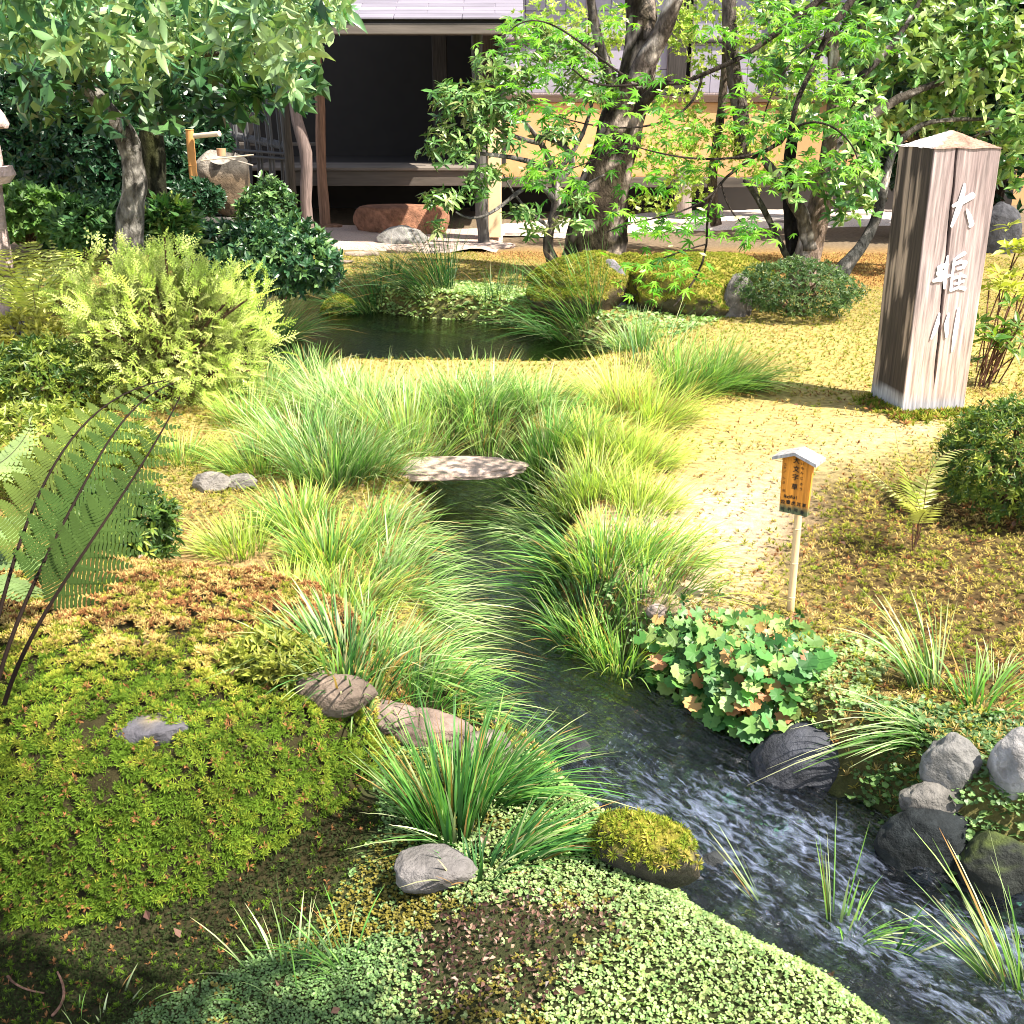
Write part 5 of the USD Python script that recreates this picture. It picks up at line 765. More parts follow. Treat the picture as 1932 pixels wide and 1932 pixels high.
# ------------------------------------------------------------------ shrubs
AZ_D, AZ_L = [(.03, .07, .018), (.055, .11, .022)], [(.12, .19, .03), (.26, .30, .05)]
shrub('azalea', 'round clipped azalea at the right edge, pale yellow green on top', 'shrub', 1962, 1015, 330, 250, 2300, 6, .026, SLIM1, mix(AZ_D, AZ_L), seed=3, lump=.16, depth=.95, up=.5)
shrub('azalea', 'low wide dark azalea under the split trunk tree', 'shrub', 1520, 612, 250, 118, 1900, 6, .030, SLIM1, [(.03, .075, .025), (.06, .12, .035), (.16, .22, .09)], seed=4, lump=.25, up=.5)
shrub('azalea', 'dark azalea beside the near fern at the left edge of the bare ground', 'shrub', 205, 1098, 230, 185, 900, 6, .036, NARROW, mix(AZ_D, AZ_D, AZ_L), seed=5)
shrub('azalea', 'yellow green azalea above the near fern at the left edge', 'shrub', 60, 800, 260, 150, 1000, 6, .042, SLIM1, mix(AZ_L, AZ_D, AZ_L), seed=6); shrub('azalea', 'pale lime azalea behind the fern fronds, left edge', 'shrub', 40, 960, 330, 180, 1000, 6, .034, SLIM1, mix(AZ_L, [(.3, .34, .07)]), seed=7)
shrub('azalea', 'lime azalea between the golden conifer and the dark azalea', 'shrub', 190, 905, 190, 100, 420, 6, .036, SLIM1, mix(AZ_L, [(.3, .34, .07)]), seed=8); shrub('azalea', 'small yellow azalea sprouting at the edge of the moss mound by the hollowed rock', 'shrub', 505, 1300, 190, 78, 300, 6, .027, SLIM1, [(.16, .2, .03), (.32, .32, .06)], seed=9, up=.7)
shrub('leggy_plant', 'yellow leafy plant at the left edge above the azaleas', 'plant', 40, 700, 150, 110, 200, 7, .055, SLIM1, [(.3, .3, .05), (.42, .4, .09)], seed=10, up=.7)
DG = [(.014, .05, .022), (.03, .085, .035)]; DGL = [(.03, .085, .035), (.08, .17, .05), (.16, .26, .09)]
shrub('glossy_shrub', 'glossy dark shrub spreading to the pond below the basin', 'shrub', 520, 572, 240, 145, 1300, 6, .060, L2, mix(DG, DGL), GLOSSY, seed=11, Y=8.9); shrub('glossy_shrub', 'upright glossy green shrub between the basin and the crooked pillar', 'shrub', 505, 490, 110, 150, 520, 6, .062, L2, DGL, GLOSSY, seed=12, Y=10.6, depth=.7)
shrub('glossy_shrub', 'dark glossy shrub in front of the stand stone', 'shrub', 400, 548, 190, 120, 800, 6, .062, L2, mix(DG, DG, DGL), GLOSSY, seed=13, Y=9.2); shrub('glossy_shrub', 'bright tipped evergreen shrub right of the pale trunk foot', 'shrub', 318, 490, 100, 112, 260, 7, .10, NARROW, [(.02, .07, .02), (.06, .15, .03), (.22, .28, .06)], GLOSSY, seed=14, Y=9.0, up=.6)
shrub('glossy_shrub', 'dark rounded bush around the foot of the bamboo spout', 'shrub', 368, 408, 96, 64, 420, 6, .06, L1, DG, GLOSSY, seed=15, Y=11.8, low=-1)
for i, (u, vb, w, h, Y, lb) in enumerate([(-30, 430, 240, 330, 12.2, 'dark evergreen hedge bush at the left edge behind the stone lantern'), (110, 455, 260, 400, 11.6, 'dark evergreen hedge bush left of the pale leaning trunk'), (225, 440, 220, 400, 12.6, 'dark evergreen hedge bush directly behind the pale leaning trunk'), (330, 420, 170, 300, 13.2, 'dark evergreen hedge bush behind the bamboo spout')]):
    shrub('hedge_bush', lb, 'hedge', u, vb + 25, w * 1.25, h * 1.05, 3200, 7, .085, L1, mix([(.008, .025, .013)], DG, DG), GLOSSY, seed=20 + i, Y=Y, depth=.6, low=-1, up=.2)
shrub('hedge_bush', 'sunlit green bush at the left edge above the back ferns', 'shrub', 40, 470, 200, 120, 520, 7, .07, L1, [(.05, .13, .03), (.14, .25, .06)], seed=25, Y=9.4, depth=.6); shrub('low_plant', 'dark green low plant right of the back ferns', 'plant', 150, 475, 120, 90, 260, 7, .09, NARROW, [(.03, .09, .03), (.10, .2, .06)], seed=26, Y=8.8)
# golden conifer of feathery sprays
def spray_t():
    parts = []
    def branch(o, ang, L):
        d = np.array([math.cos(ang), math.sin(ang), 0]); m_ = max(3, int(L * 11))
        for i in range(m_):
            s_ = (i + .5) / m_; b = o + d * L * s_
            for sg_ in (-1, 1):
                a2 = ang + sg_ * .95; e = np.array([math.cos(a2), math.sin(a2), .35]) * (.085 * (1.15 - .6 * s_)); q = d * .032
                parts.append((np.array([b - q, b + q, b + e]), np.array([(0, 1, 2)])))
            e = d * .03 + np.array([0, 0, .085]); parts.append((np.array([b - d * .03, b + np.array([-d[1], d[0], 0]) * .03, b + e]), np.array([(0, 1, 2)])))
    branch(np.zeros(3), 0, 1.0)
    for s_, L in ((.18, .42), (.40, .36), (.60, .26)):
        for sg_ in (-1, 1): branch(np.array([s_ + .04 * sg_, 0, .0]), sg_ * .8, L)
    V, F = cat_vf(parts); V[:, 2] += -.22 * V[:, 0] ** 2 + .05 * V[:, 0]; return V, F
SPRAY = spray_t()
p = G(285, 790); s = PXM(p[1], .4); c = p + [0, .42, .40]; P, D = blob_tips(c, (.60, .48, .44), 2900, 31, (.45, 1.08), .38, -.9)
tops = PY(0, 0, 6.5); pk = np.array([PY(u, v, 6.55) for u, v in ((170, 440), (190, 420), (215, 455), (150, 500), (330, 510), (385, 520), (245, 490), (130, 560), (290, 480), (110, 620), (450, 600), (420, 560))]); P = np.vstack([P, pk - [0, 0, .14]]); D = np.vstack([D, unit(np.c_[rng.normal(0, .25, (len(pk), 2)), np.ones(len(pk))])])
D = unit(D * .8 + [0, -.1, .45] + .45 * rng.standard_normal(D.shape)); R = frames(D, np.tile([0, 0, 1.], (len(P), 1)) + .7 * rng.standard_normal(P.shape)); L = rng.uniform(.07, .14, len(P)); L[-len(pk):] = .24
V, F = scatter(SPRAY, P - D * L[:, None] * .35, R, L); tt = rep(palette([(.38, .52, .09), (.62, .74, .20), (.78, .84, .34)], len(P)), len(SPRAY[0])) * rep(np.interp(np.linalg.norm((P - c) / [.60, .48, .44], axis=1), [.45, .85, 1.1], [.16, .75, 1.05])[:, None], len(SPRAY[0]))  # inner sprays darkened to paint shaded gaps, as older foliage is too
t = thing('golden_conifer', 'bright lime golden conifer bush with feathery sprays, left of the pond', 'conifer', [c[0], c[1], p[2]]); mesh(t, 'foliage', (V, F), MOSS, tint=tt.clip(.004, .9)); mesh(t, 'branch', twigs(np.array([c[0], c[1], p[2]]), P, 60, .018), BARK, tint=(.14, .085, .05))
# ferns
def frond(path, npin, Lmax, npl, rw=.004, up=(0, 0, 1.), curl=.25, fine_=True, start=.22, w=.30, side_tilt=0.):
    """A bipinnate frond: stalk tube and leaflets along a curve."""
    c = spline(path, 40); t_ = unit(np.gradient(c, axis=0)); parts = []; up = np.asarray(up, float)
    for i in range(npin):
        s_ = start + (1 - start) * (i + .5) / npin; j = s_ * 39; j0 = int(j); b = c[j0] + (c[min(39, j0 + 1)] - c[j0]) * (j - j0); d = t_[j0]; sd = unit(np.cross(up, d)); nn_ = np.cross(d, sd)
        k = (s_ - start) / (1 - start); L = Lmax * (min(1, k / .18) * .35 + .65) * (1 - k) ** .75 + Lmax * .05
        for sg_ in (-1, 1):
            dd = unit(sd * sg_ + d * .55 - nn_ * curl * .3 + .05 * rng.standard_normal(3)); n2_ = unit(np.cross(dd, d) * -sg_); pw = np.cross(n2_, dd)
            if fine_:
                m_ = max(3, int(npl * (L / Lmax) + .5)); q = (np.arange(m_) + .5) / m_; wl = L * w * (1 - q) ** .6 * .8; g = L / m_
                for h in (-1, 1):
                    bb = b + dd * (q * L)[:, None] - n2_ * (curl * L * q ** 2)[:, None] * .6; o = pw * h
                    V = np.stack([bb - dd * g * .42, bb + dd * g * .42, bb + dd * g * .55 + o * (wl * .7)[:, None], bb + dd * g * .35 + o * wl[:, None] - n2_ * (wl * .12)[:, None], bb - dd * g * .2 + o * (wl * .75)[:, None]], 1)
                    f = np.array([(0, 1, 2), (0, 2, 4), (4, 2, 3)]); parts.append((V.reshape(-1, 3), (f[None] + (np.arange(m_) * 5)[:, None, None]).reshape(-1, 3)))
            else:
                v = np.array([b - d * L * w * .35, b + d * L * w * .35, b + dd * L * .55 + pw * L * w * .3 - n2_ * curl * L * .15, b + dd * L * .55 - pw * L * w * .3 - n2_ * curl * L * .15, b + dd * L - n2_ * curl * L * .6]); parts.append((v, np.array([(0, 1, 2), (0, 2, 3), (3, 2, 4)])))
    return cat_vf(parts), tube(c, np.linspace(rw, rw * .3, 40), 6)
def fern(name, label, loc, fronds, pal, stalk, mat=LEAF, **k):
    t = thing(name, label, 'fern', loc)
    for f in fronds:
        lf, st = frond(f, **k); mesh(t, 'frond', cat_vf([lf, st]), mat, tint=np.vstack([np.tile(palette(pal, 1)[0].clip(.004, .9), (len(lf[0]), 1)), np.tile(stalk, (len(st[0]), 1))]))
    return t
def P3(*q): return [PY(u, v, Y) for u, v, Y in q]
fern('tall_fern', 'large dark fern with long arching fronds and black stalks at the left edge', P3((-20, 1300, 1.75))[0], [
    P3((-14, 1330, 1.72), (60, 1110, 1.80), (150, 930, 1.92), (228, 800, 2.05), (330, 722, 2.2)), P3((-34, 1290, 1.78), (20, 1080, 1.86), (90, 900, 1.98), (170, 790, 2.1), (312, 718, 2.25)),
    P3((8, 1330, 1.66), (72, 1180, 1.70), (160, 1040, 1.76), (240, 920, 1.84), (340, 748, 1.96))], [(.04, .085, .016), (.09, .13, .025)], (.02, .012, .009), mat=MOSS, npin=17, Lmax=.098, npl=15, rw=.0042, up=(.25, -.55, .8), curl=.35, start=.30, w=.33)
fern('low_fern', 'pale green fern leaves lying under the tall dark fern at the left edge', P3((-10, 1010, 2.6))[0], [P3((-60, 1060, 2.5), (20, 990, 2.6), (130, 985, 2.75)), P3((-60, 1090, 2.5), (30, 1050, 2.6), (150, 1065, 2.7)), P3((-80, 900, 2.7), (-10, 880, 2.8), (60, 800, 2.95)), P3((-60, 1130, 2.4), (20, 1100, 2.45), (95, 1120, 2.5))], [(.16, .25, .09), (.26, .33, .12)], (.05, .04, .02), npin=20, Lmax=.11, npl=9, rw=.002, start=.15)
def ring(p, n, L, h, r=None, a0=0., spread=6.28, droop=.5):
    out = []
    for i in range(n):
        a = a0 + spread * (i + .3 * rng.random()) / n; d = np.array([math.cos(a), math.sin(a), 0]); l = L * rng.uniform(.7, 1.15); hh = h * rng.uniform(.75, 1.15)
        out.append([p, p + d * l * .28 + [0, 0, hh * .75], p + d * l * .7 + [0, 0, hh], p + d * l * 1.05 + [0, 0, hh * (1 - droop * .6)]])
    return out
for (u, v, Y, n, L, h, lb) in ((60, 530, 8.0, 16, .66, .52, 'lime fern clump at the left edge, biggest of the back ferns'), (125, 470, 8.9, 10, .6, .55, 'yellow green fern standing higher, next to the dark hedge'), (20, 470, 9.0, 9, .55, .5, 'lime fern cut by the left edge, behind the biggest back fern')):
    p = PY(u, v, Y); p[2] = .0; fern('back_fern', lb, p, ring(p, n, L, h), [(.42, .50, .10), (.62, .64, .20)], (.12, .1, .03), npin=17, Lmax=.17, npl=6, fine_=False, rw=.003, start=.2, w=.26)
p = G(1722, 1040); fern('lawn_fern', 'young pale fern with bronze fronds left of the clipped azalea', p, [[p, p + [.01, 0, .16], PY(1715, 905, p[1] - .02), PY(1690, 812, p[1])], [p, p + [.02, 0, .15], PY(1752, 900, p[1] - .02), PY(1850, 850, p[1] + .1)], [p, p + [-.02, 0, .16], PY(1690, 930, p[1]), PY(1620, 872, p[1] + .1)], [p, p + [.0, -.02, .14], PY(1720, 950, p[1] - .1), PY(1690, 905, p[1] - .2)], [p, p + [.0, .03, .17], PY(1742, 915, p[1] + .1), PY(1790, 880, p[1] + .2)], [p, p + [.0, -.02, .12], PY(1752, 960, p[1] - .1), PY(1800, 935, p[1] - .15)]], [(.28, .34, .10), (.45, .42, .16)], (.12, .06, .04), npin=17, Lmax=.085, npl=6, fine_=False, rw=.0022, start=.35, w=.26)
# plants right of the post: bare stems with whorls of lime leaves
p0 = PZ(1862, 735, 0)
for k, (ub, vb, ut, vt, n, lb) in enumerate(((1850, 735, 1882, 640, 26, 'low leafy plant against the right foot of the lettered post'), (1868, 728, 1905, 520, 12, 'tall stemmed plant with a yellow green whorl right behind the post'), (1890, 722, 1935, 460, 16, 'tallest stemmed plant with a bright yellow top at the right edge'), (1905, 715, 1945, 560, 10, 'leafy stem at the right picture edge below the tallest one'))):
    b = PZ(ub, vb, 0); b[1] += .1 * k; tp = PY(ut, vt, b[1] + .05); t = thing('stemmed_plant', lb, 'plant', b); nst = 9 if k == 0 else 5
    tips = tp + rng.normal(0, 1, (n, 3)) * ([.09, .08, .07] if k == 0 else [.07, .07, .05]); P, D = tips, unit(rng.normal(0, .3, (n, 3)) + [0, 0, 1])
    write_leaves(t, rosettes(P, D, 7, .085, NARROW, [(.05, .14, .02), (.18, .26, .03)] if k == 0 else [(.30, .34, .04), (.44, .44, .08)], (50, 85), up=.7), len(NARROW[0]), LEAF, single=60)
    for i in range(nst): o = np.r_[rng.normal(0, .035, 2), 0]; mesh(t, 'stem', tube(spline([b + o - [0, 0, .02], (b + tips[i % n]) / 2 + o, tips[i % n] - [0, 0, .02]], 6), .0045, 5), BARK, smooth=True, tint=(.16, .08, .05))
# rockfoil clump hanging over the right bank
t = thing('rockfoil_clump', 'clump of round lobed rockfoil leaves, green and reddish, hanging over the stream', 'plant', G(1380, 1260))
cand = [(u, v) for u, v in zip(rng.uniform(1180, 1570, 3000), rng.uniform(1145, 1425, 3000)) if shapely.contains_xy(shapely.Polygon([(1195, 1215), (1245, 1165), (1300, 1150), (1400, 1160), (1520, 1170), (1560, 1240), (1530, 1310), (1500, 1390), (1430, 1400), (1340, 1360), (1260, 1310), (1180, 1270)]), u, v)]
sel = []
for q in cand:
    if all((q[0] - r_[0]) ** 2 + (q[1] - r_[1]) ** 2 > 11.5 ** 2 for r_ in sel): sel.append(q)
P = []
for u, v in sel:
    k = sstep(1180, 1400, v); base = G(u, min(v, 1250)); P.append(PY(u, v, base[1] - .03 - .15 * k + rng.uniform(-.04, .04)))
P = np.array(P); n = len(P); nrm = unit(np.c_[rng.normal(-.1, .3, n), rng.normal(-.55, .3, n), np.full(n, .9)]); hd = unit(np.c_[rng.normal(0, 1, n), rng.normal(-.8, .7, n), rng.normal(-.4, .3, n)]); y_ = unit(np.cross(nrm, hd)); x_ = np.cross(y_, nrm); R = np.stack([x_, y_, nrm], -1)
V, F = scatter(LOBED, P, R, rng.uniform(.042, .075, n)); cc = palette([(.04, .15, .035), (.08, .23, .05), (.15, .30, .07), (.30, .38, .12)], n); red = rng.random(n) < .13; cc[red] = palette([(.42, .16, .09), (.46, .30, .10)], int(red.sum()))
write_leaves(t, (V, F, rep(cc, len(LOBED[0]))), len(LOBED[0]), LEAF, single=300)
mesh(t, 'leaf_stalks', cat_vf([tube([q, q * .6 + np.array([q[0] * .4, (q[1] + .10) * .4, (height(q[0:1], q[1:2] + .1)[0]) * .4 - .02])], .0016, 4, cap=False) for q in P]), BARK, tint=(.10, .07, .03))
vft = rosettes(*(lambda P_: (P_, np.tile([-.2, -.8, .4], (len(P_), 1))))(P[rng.integers(0, n, 260)] + [0, .06, -.03] + rng.normal(0, .03, (260, 3))), 5, .026, L1, [(.03, .08, .02), (.08, .17, .04)]); mesh(t, 'undergrowth', vft[:2], LEAF, tint=vft[2], kind='stuff')

# ------------------------------------------------------------------ trees
def limb(t, name, pts, w, seed=0, seg=14, col=(.15, .12, .10), rough=.25, n=22, pale_cover=.0, lcol=(.5, .45, .42), moss=0.):
    """pts: (u, v, Y) along the limb; w: width in photograph pixels at each."""
    q = np.array([PY(*a) for a in pts]); wm = np.array([w_ / PXM(a[2], 1.0) / 2 for w_, a in zip(w, pts)]); c = spline(q, n); d0 = np.r_[0, np.cumsum(np.linalg.norm(np.diff(q, axis=0), axis=1))]; r = np.interp(np.linspace(0, d0[-1], n), d0, wm)
    V, F = tube(c, r, seg, rough, seed); n1 = meshkit.fbm(V * [9, 9, 4], 4, seed)[:, None]; n2 = meshkit.fbm(V * 28, 3, seed + 3)[:, None]; T = np.asarray(col) * (.5 + n1) * (.6 + .8 * n2)
    if pale_cover: k = sstep(.60 - pale_cover * .2, .66 - pale_cover * .2, n1 * .5 + n2 * .5); T = T * (1 - k) + np.asarray(lcol) * k
    if moss: k = sstep(.45, .6, n1) * moss; T = T * (1 - k) + np.array([.04, .045, .012]) * k
    mesh(t, name, (V, F), BARK, smooth=True, tint=T.clip(.004, .9)); return c, r
def canopy(blobs, n_per, seed, shell=(.35, 1.0), low=-.9):
    P, D = [], []
    for i, (u, v, ru, rv, Y) in enumerate(blobs):
        s = PXM(Y, 2.0); c = PY(u, v, Y); p, d = blob_tips(c, (ru / s, min(ru, 90) / s, rv / s), max(8, int(n_per * ru * rv / 5000)), seed + i, shell, .3, low); P.append(p); D.append(d)
    return np.vstack(P), np.vstack(D)
# left tree with large leaves
t = thing('large_leaf_tree', 'tree with a pale mottled bent trunk and big pale green leaves, upper left', 'tree', PY(246, 470, 8.9) * [1, 1, 0])
limb(t, 'trunk', [(240, 500, 8.9), (245, 444, 8.9), (250, 376, 8.9), (251, 308, 8.9), (234, 253, 8.85), (205, 215, 8.8), (176, 175, 8.75), (150, 140, 8.7), (125, 90, 8.6)], [76, 58, 47, 42, 41, 35, 29, 26, 22], 5, 16, (.10, .09, .08), .3, 40, .8, (.27, .25, .23), .2)
for k, b in enumerate(([(150, 140, 8.7), (200, 80, 7.6), (270, 40, 6.6), (330, 30, 6.0)], [(160, 160, 8.7), (110, 90, 7.8), (40, 60, 7.0)], [(200, 80, 7.6), (330, 110, 7.0), (420, 100, 6.8), (520, 110, 6.6)], [(150, 140, 8.7), (330, -20, 7.8), (560, -40, 7.0), (640, 10, 6.8)], [(250, 40, 6.8), (260, 90, 6.3), (272, 150, 6.1)], [(125, 90, 8.6), (90, -60, 8.4), (120, -260, 8.2)])): limb(t, 'branch', b, [20, 13, 8, 4][:len(b)] if len(b) > 3 else [18, 10, 4], 30 + k, 7, (.10, .085, .075), .1, 14)
cand = []
POLYL = shapely.Polygon([(-60, -45), (640, -45), (655, 20), (600, 60), (560, 170), (480, 130), (400, 120), (330, 95), (290, 170), (262, 170), (240, 110), (170, 120), (120, 110), (60, 90), (-60, 120)])
while len(cand) < 740:
    u, v = rng.uniform(-60, 655), rng.uniform(-45, 180)
    if shapely.contains_xy(POLYL, u, v): cand.append((u, v, rng.uniform(5.6, 7.4)))
P = np.array([PY(*q) for q in cand]); sunny = np.array([.5 + .5 * math.sin(u * .02 + v * .035) for u, v, _ in cand])
vft = rosettes(P, unit(np.c_[rng.normal(0, .6, (len(P), 2)), rng.normal(-.2, .4, len(P))]), 6, .104, BIGLEAF, [(.03, .10, .04), (.08, .19, .08), (.22, .34, .16), (.36, .46, .20), (.12, .24, .09)], (45, 95), up=.15, jit=.1)
write_leaves(t, vft, len(BIGLEAF[0]), GLOSSY, single=300, sm=True)
cand = [(u, v, rng.uniform(7.6, 9.6)) for u, v in zip(rng.uniform(-80, 600, 380), rng.uniform(0, 250, 380)) if v < 250 - .12 * abs(u - 200) and u > 40]; P = np.array([PY(*q) for q in cand])
vft = rosettes(P, rand_dirs(len(P)), 6, .14, leaf_t(.27, .2, .06, 1), [(.015, .05, .022), (.03, .085, .03), (.06, .13, .035)], (40, 85)); mesh(t, 'shade_toned_foliage', vft[:2], GLOSSY, tint=vft[2], kind='stuff')  # back leaves coloured darker to paint the shaded side of the crown
t = thing('dark_trunk_tree', 'dark mossy trunk standing behind the pale bent trunk', 'tree', PY(290, 450, 9.8) * [1, 1, 0]); limb(t, 'trunk', [(296, 470, 9.8), (292, 400, 9.8), (288, 300, 9.8), (284, 180, 9.8), (280, 40, 9.8), (276, -120, 9.8)], [66, 54, 48, 42, 40, 36], 7, 14, (.035, .035, .022), .2, 26, 0, moss=.6)
P, D = canopy([(250, 40, 160, 90, 10.8), (90, 60, 130, 90, 11.0), (420, 70, 130, 80, 10.8)], 60, 70); vft = rosettes(P, D, 6, .10, L1, DG); mesh(t, 'crown', vft[:2], GLOSSY, tint=vft[2])
# big leaning trunk (maple) in the middle
t = thing('big_maple', 'big leaning trunk with pale lichen spots behind the mossy boulder', 'tree', PY(1120, 480, 11.0) * [1, 1, 0])
limb(t, 'trunk', [(1112, 560, 11.0), (1122, 445, 11.0), (1138, 370, 11.0), (1160, 280, 11.05), (1184, 200, 11.1), (1204, 120, 11.15), (1208, 50, 11.2), (1196, -60, 11.3), (1185, -200, 11.3)], [150, 116, 96, 88, 82, 70, 56, 52, 46], 9, 20, (.045, .034, .024), .32, 44, .25, (.50, .40, .34), .3)
limb(t, 'limb', [(1190, 190, 11.1), (1222, 110, 11.0), (1262, 30, 10.9), (1290, -60, 10.8), (1330, -200, 10.7)], [56, 40, 32, 28, 22], 11, 12, (.13, .10, .085), .2, 20, .5, (.55, .47, .42)); limb(t, 'limb', [(1176, 240, 11.1), (1216, 190, 10.9), (1262, 150, 10.6)], [40, 24, 12], 12, 10, (.05, .04, .03), .2, 10)
limb(t, 'limb', [(1160, 170, 11.0), (1128, 70, 10.8), (1110, -40, 10.6)], [26, 18, 14], 13, 10, (.09, .075, .065), .2, 10, .3)
P, D = canopy([(1150, -190, 240, 110, 10.8), (1350, -160, 200, 90, 10.6), (1000, -120, 120, 60, 10.2)], 34, 90); vft = rosettes(P, D, 5, .10, MAPLE, [(.08, .18, .02), (.16, .28, .03)], (50, 85)); mesh(t, 'crown', vft[:2], LEAF, tint=vft[2])
t = thing('small_leaf_tree', 'light lime small leaved tree behind the big leaning trunk', 'tree', PY(1330, 420, 13.2) * [1, 1, 0]); limb(t, 'trunk', [(1352, 425, 13.2), (1345, 330, 13.2), (1362, 200, 13.2), (1370, 80, 13.2), (1378, -60, 13.2)], [22, 18, 16, 14, 10], 14, 9, (.13, .1, .08), .2, 18); limb(t, 'limb', [(1400, 300, 13.0), (1395, 200, 13.0), (1382, 110, 13.0), (1376, 20, 13.0), (1374, -90, 13.0)], [34, 30, 26, 26, 22], 15, 9, (.11, .09, .08), .2, 16)
P, D = canopy([(1270, 60, 70, 60, 13.4), (1340, 20, 90, 50, 13.4), (1285, 190, 60, 60, 13.2), (1250, 290, 70, 60, 13.0), (1330, 270, 80, 70, 13.1), (1420, 260, 60, 60, 13.0), (1330, 120, 40, 40, 13.3), (1400, 180, 40, 30, 13.2), (1440, 60, 90, 70, 13.0), (1500, 150, 80, 60, 12.5), (1220, 160, 50, 60, 13.3), (1450, 330, 60, 40, 12.8), (1235, 385, 60, 26, 12.9), (1160, 60, 70, 60, 12.8), (1045, 40, 80, 45, 12.6), (1300, 350, 60, 40, 12.9)], 190, 100); vft = rosettes(P, D, 7, .045, L1, [(.18, .32, .035), (.38, .50, .09), (.50, .56, .14)]); mesh(t, 'crown', vft[:2], LEAF, tint=vft[2], kind='stuff')
# pieris with twisted stems in front of the veranda
t = thing('twisted_pieris', 'evergreen shrub with twisted grey stems and drooping leaf whorls in front of the sleeve wall', 'shrub', PY(1045, 470, 10.8) * [1, 1, 0])
for k, (b, w) in enumerate((([(1042, 490, 10.8), (1036, 440, 10.8), (1050, 390, 10.8), (1046, 330, 10.8), (1020, 270, 10.7), (960, 200, 10.6)], [24, 18, 20, 16, 10, 5]), ([(1046, 380, 10.8), (1000, 350, 10.6), (950, 385, 10.4), (905, 410, 10.3), (860, 400, 10.2)], [13, 9, 7, 6, 3]), ([(1046, 330, 10.8), (980, 300, 10.6), (910, 290, 10.4), (850, 280, 10.3)], [12, 9, 7, 3]), ([(1020, 270, 10.7), (940, 240, 10.5), (880, 180, 10.4)], [9, 7, 3]), ([(1050, 340, 10.8), (1075, 290, 10.8), (1030, 260, 10.8), (1010, 262, 10.7)], [13, 12, 9, 5]), ([(1046, 330, 10.8), (1100, 250, 10.8), (1120, 170, 10.9)], [10, 8, 4]), ([(1050, 400, 10.8), (1090, 360, 10.7), (1140, 330, 10.6)], [10, 6, 3]), ([(1042, 430, 10.8), (1000, 400, 10.7), (950, 330, 10.6)], [9, 6, 3]))):
    limb(t, 'stem', b, w, 40 + k, 8, (.13, .12, .11) if k else (.12, .1, .09), .25, 18, .15)
P, D = canopy([(880, 190, 88, 52, 10.3), (960, 130, 105, 45, 10.5), (845, 275, 60, 48, 10.2), (925, 255, 60, 40, 10.4), (915, 330, 52, 22, 10.3), (838, 375, 58, 22, 10.1), (890, 360, 40, 24, 10.2), (1005, 325, 30, 26, 10.5), (1110, 155, 66, 52, 10.8), (825, 425, 24, 14, 10.0), (985, 400, 36, 24, 10.5), (1075, 425, 46, 20, 10.6), (1050, 250, 50, 30, 10.7), (1010, 440, 26, 12, 10.5), (1085, 380, 40, 24, 10.7), (1060, 90, 60, 40, 10.7), (950, 200, 60, 40, 10.5), (1000, 60, 50, 30, 10.6)], 95, 120, (.45, 1.0))
vft = rosettes(P, D, 7, .085, NARROW, [(.05, .14, .03), (.10, .22, .05), (.17, .30, .08), (.24, .24, .10)], (60, 110), up=.45); write_leaves(t, vft, len(NARROW[0]), GLOSSY, single=300)
# split trunk evergreen and the broadleaf trees on the right
t = thing('split_trunk_tree', 'evergreen tree with a split pale trunk behind the low dark azalea', 'tree', PY(1520, 545, 10.3) * [1, 1, 0])
for k, (b, w, cl, li) in enumerate((([(1512, 560, 10.3), (1520, 500, 10.3), (1536, 430, 10.3), (1552, 370, 10.3), (1560, 300, 10.3), (1575, 180, 10.3), (1570, 40, 10.3), (1590, -80, 10.3)], [66, 54, 50, 40, 30, 24, 20, 16], (.34, .25, .20), .35), ([(1528, 470, 10.25), (1510, 400, 10.2), (1480, 350, 10.1), (1440, 300, 10.0)], [34, 28, 24, 14], (.27, .23, .19), .6), ([(1500, 530, 10.4), (1492, 420, 10.5), (1488, 340, 10.5), (1500, 240, 10.6)], [34, 26, 24, 20], (.06, .05, .045), 0), ([(1498, 510, 10.2), (1468, 450, 10.1), (1438, 390, 10.0), (1405, 340, 9.9)], [12, 12, 12, 9], (.13, .13, .10), .2), ([(1578, 530, 10.4), (1620, 470, 10.5), (1650, 420, 10.6), (1668, 350, 10.6), (1690, 280, 10.7)], [34, 24, 20, 18, 12], (.15, .15, .14), .4), ([(1560, 300, 10.3), (1640, 220, 10.6), (1760, 160, 10.9), (1860, 130, 11.0)], [22, 18, 13, 7], (.2, .17, .14), .4), ([(1575, 180, 10.3), (1660, 110, 10.7), (1720, 30, 11), (1760, -60, 11.2)], [16, 12, 9, 6], (.12, .1, .09), .3), ([(1690, 280, 10.7), (1760, 230, 10.8), (1830, 225, 10.8), (1930, 210, 10.8)], [12, 9, 7, 4], (.2, .18, .15), .3))):
    limb(t, 'trunk' if k == 0 else 'limb', b, w, 60 + k, 12, np.array(cl) * (.6 if k == 0 else .38), .3, 24, li * .5)
OS = [(.05, .14, .035), (.11, .25, .06), (.22, .36, .10), (.38, .48, .17)]
P, D = canopy([(1510, 340, 70, 50, 9.9), (1600, 330, 80, 60, 9.8), (1560, 200, 110, 60, 10.0), (1640, 260, 60, 40, 10.0), (1600, 60, 130, 80, 10.3), (1480, 120, 80, 60, 10.2), (1610, 395, 60, 34, 9.8), (1500, 20, 90, 50, 10.4), (1480, 240, 60, 40, 10.0), (1640, -90, 160, 70, 10.4)], 62, 160, (.4, 1.0))
vft = rosettes(P, D, 6, .085, L2, OS, (40, 85), up=.4); write_leaves(t, vft, len(L2[0]), GLOSSY, single=300)
t = thing('broadleaf_tree', 'dense broadleaf tree with pale green leaf whorls in the upper right corner', 'tree', PY(1790, 430, 11.8) * [1, 1, 0])
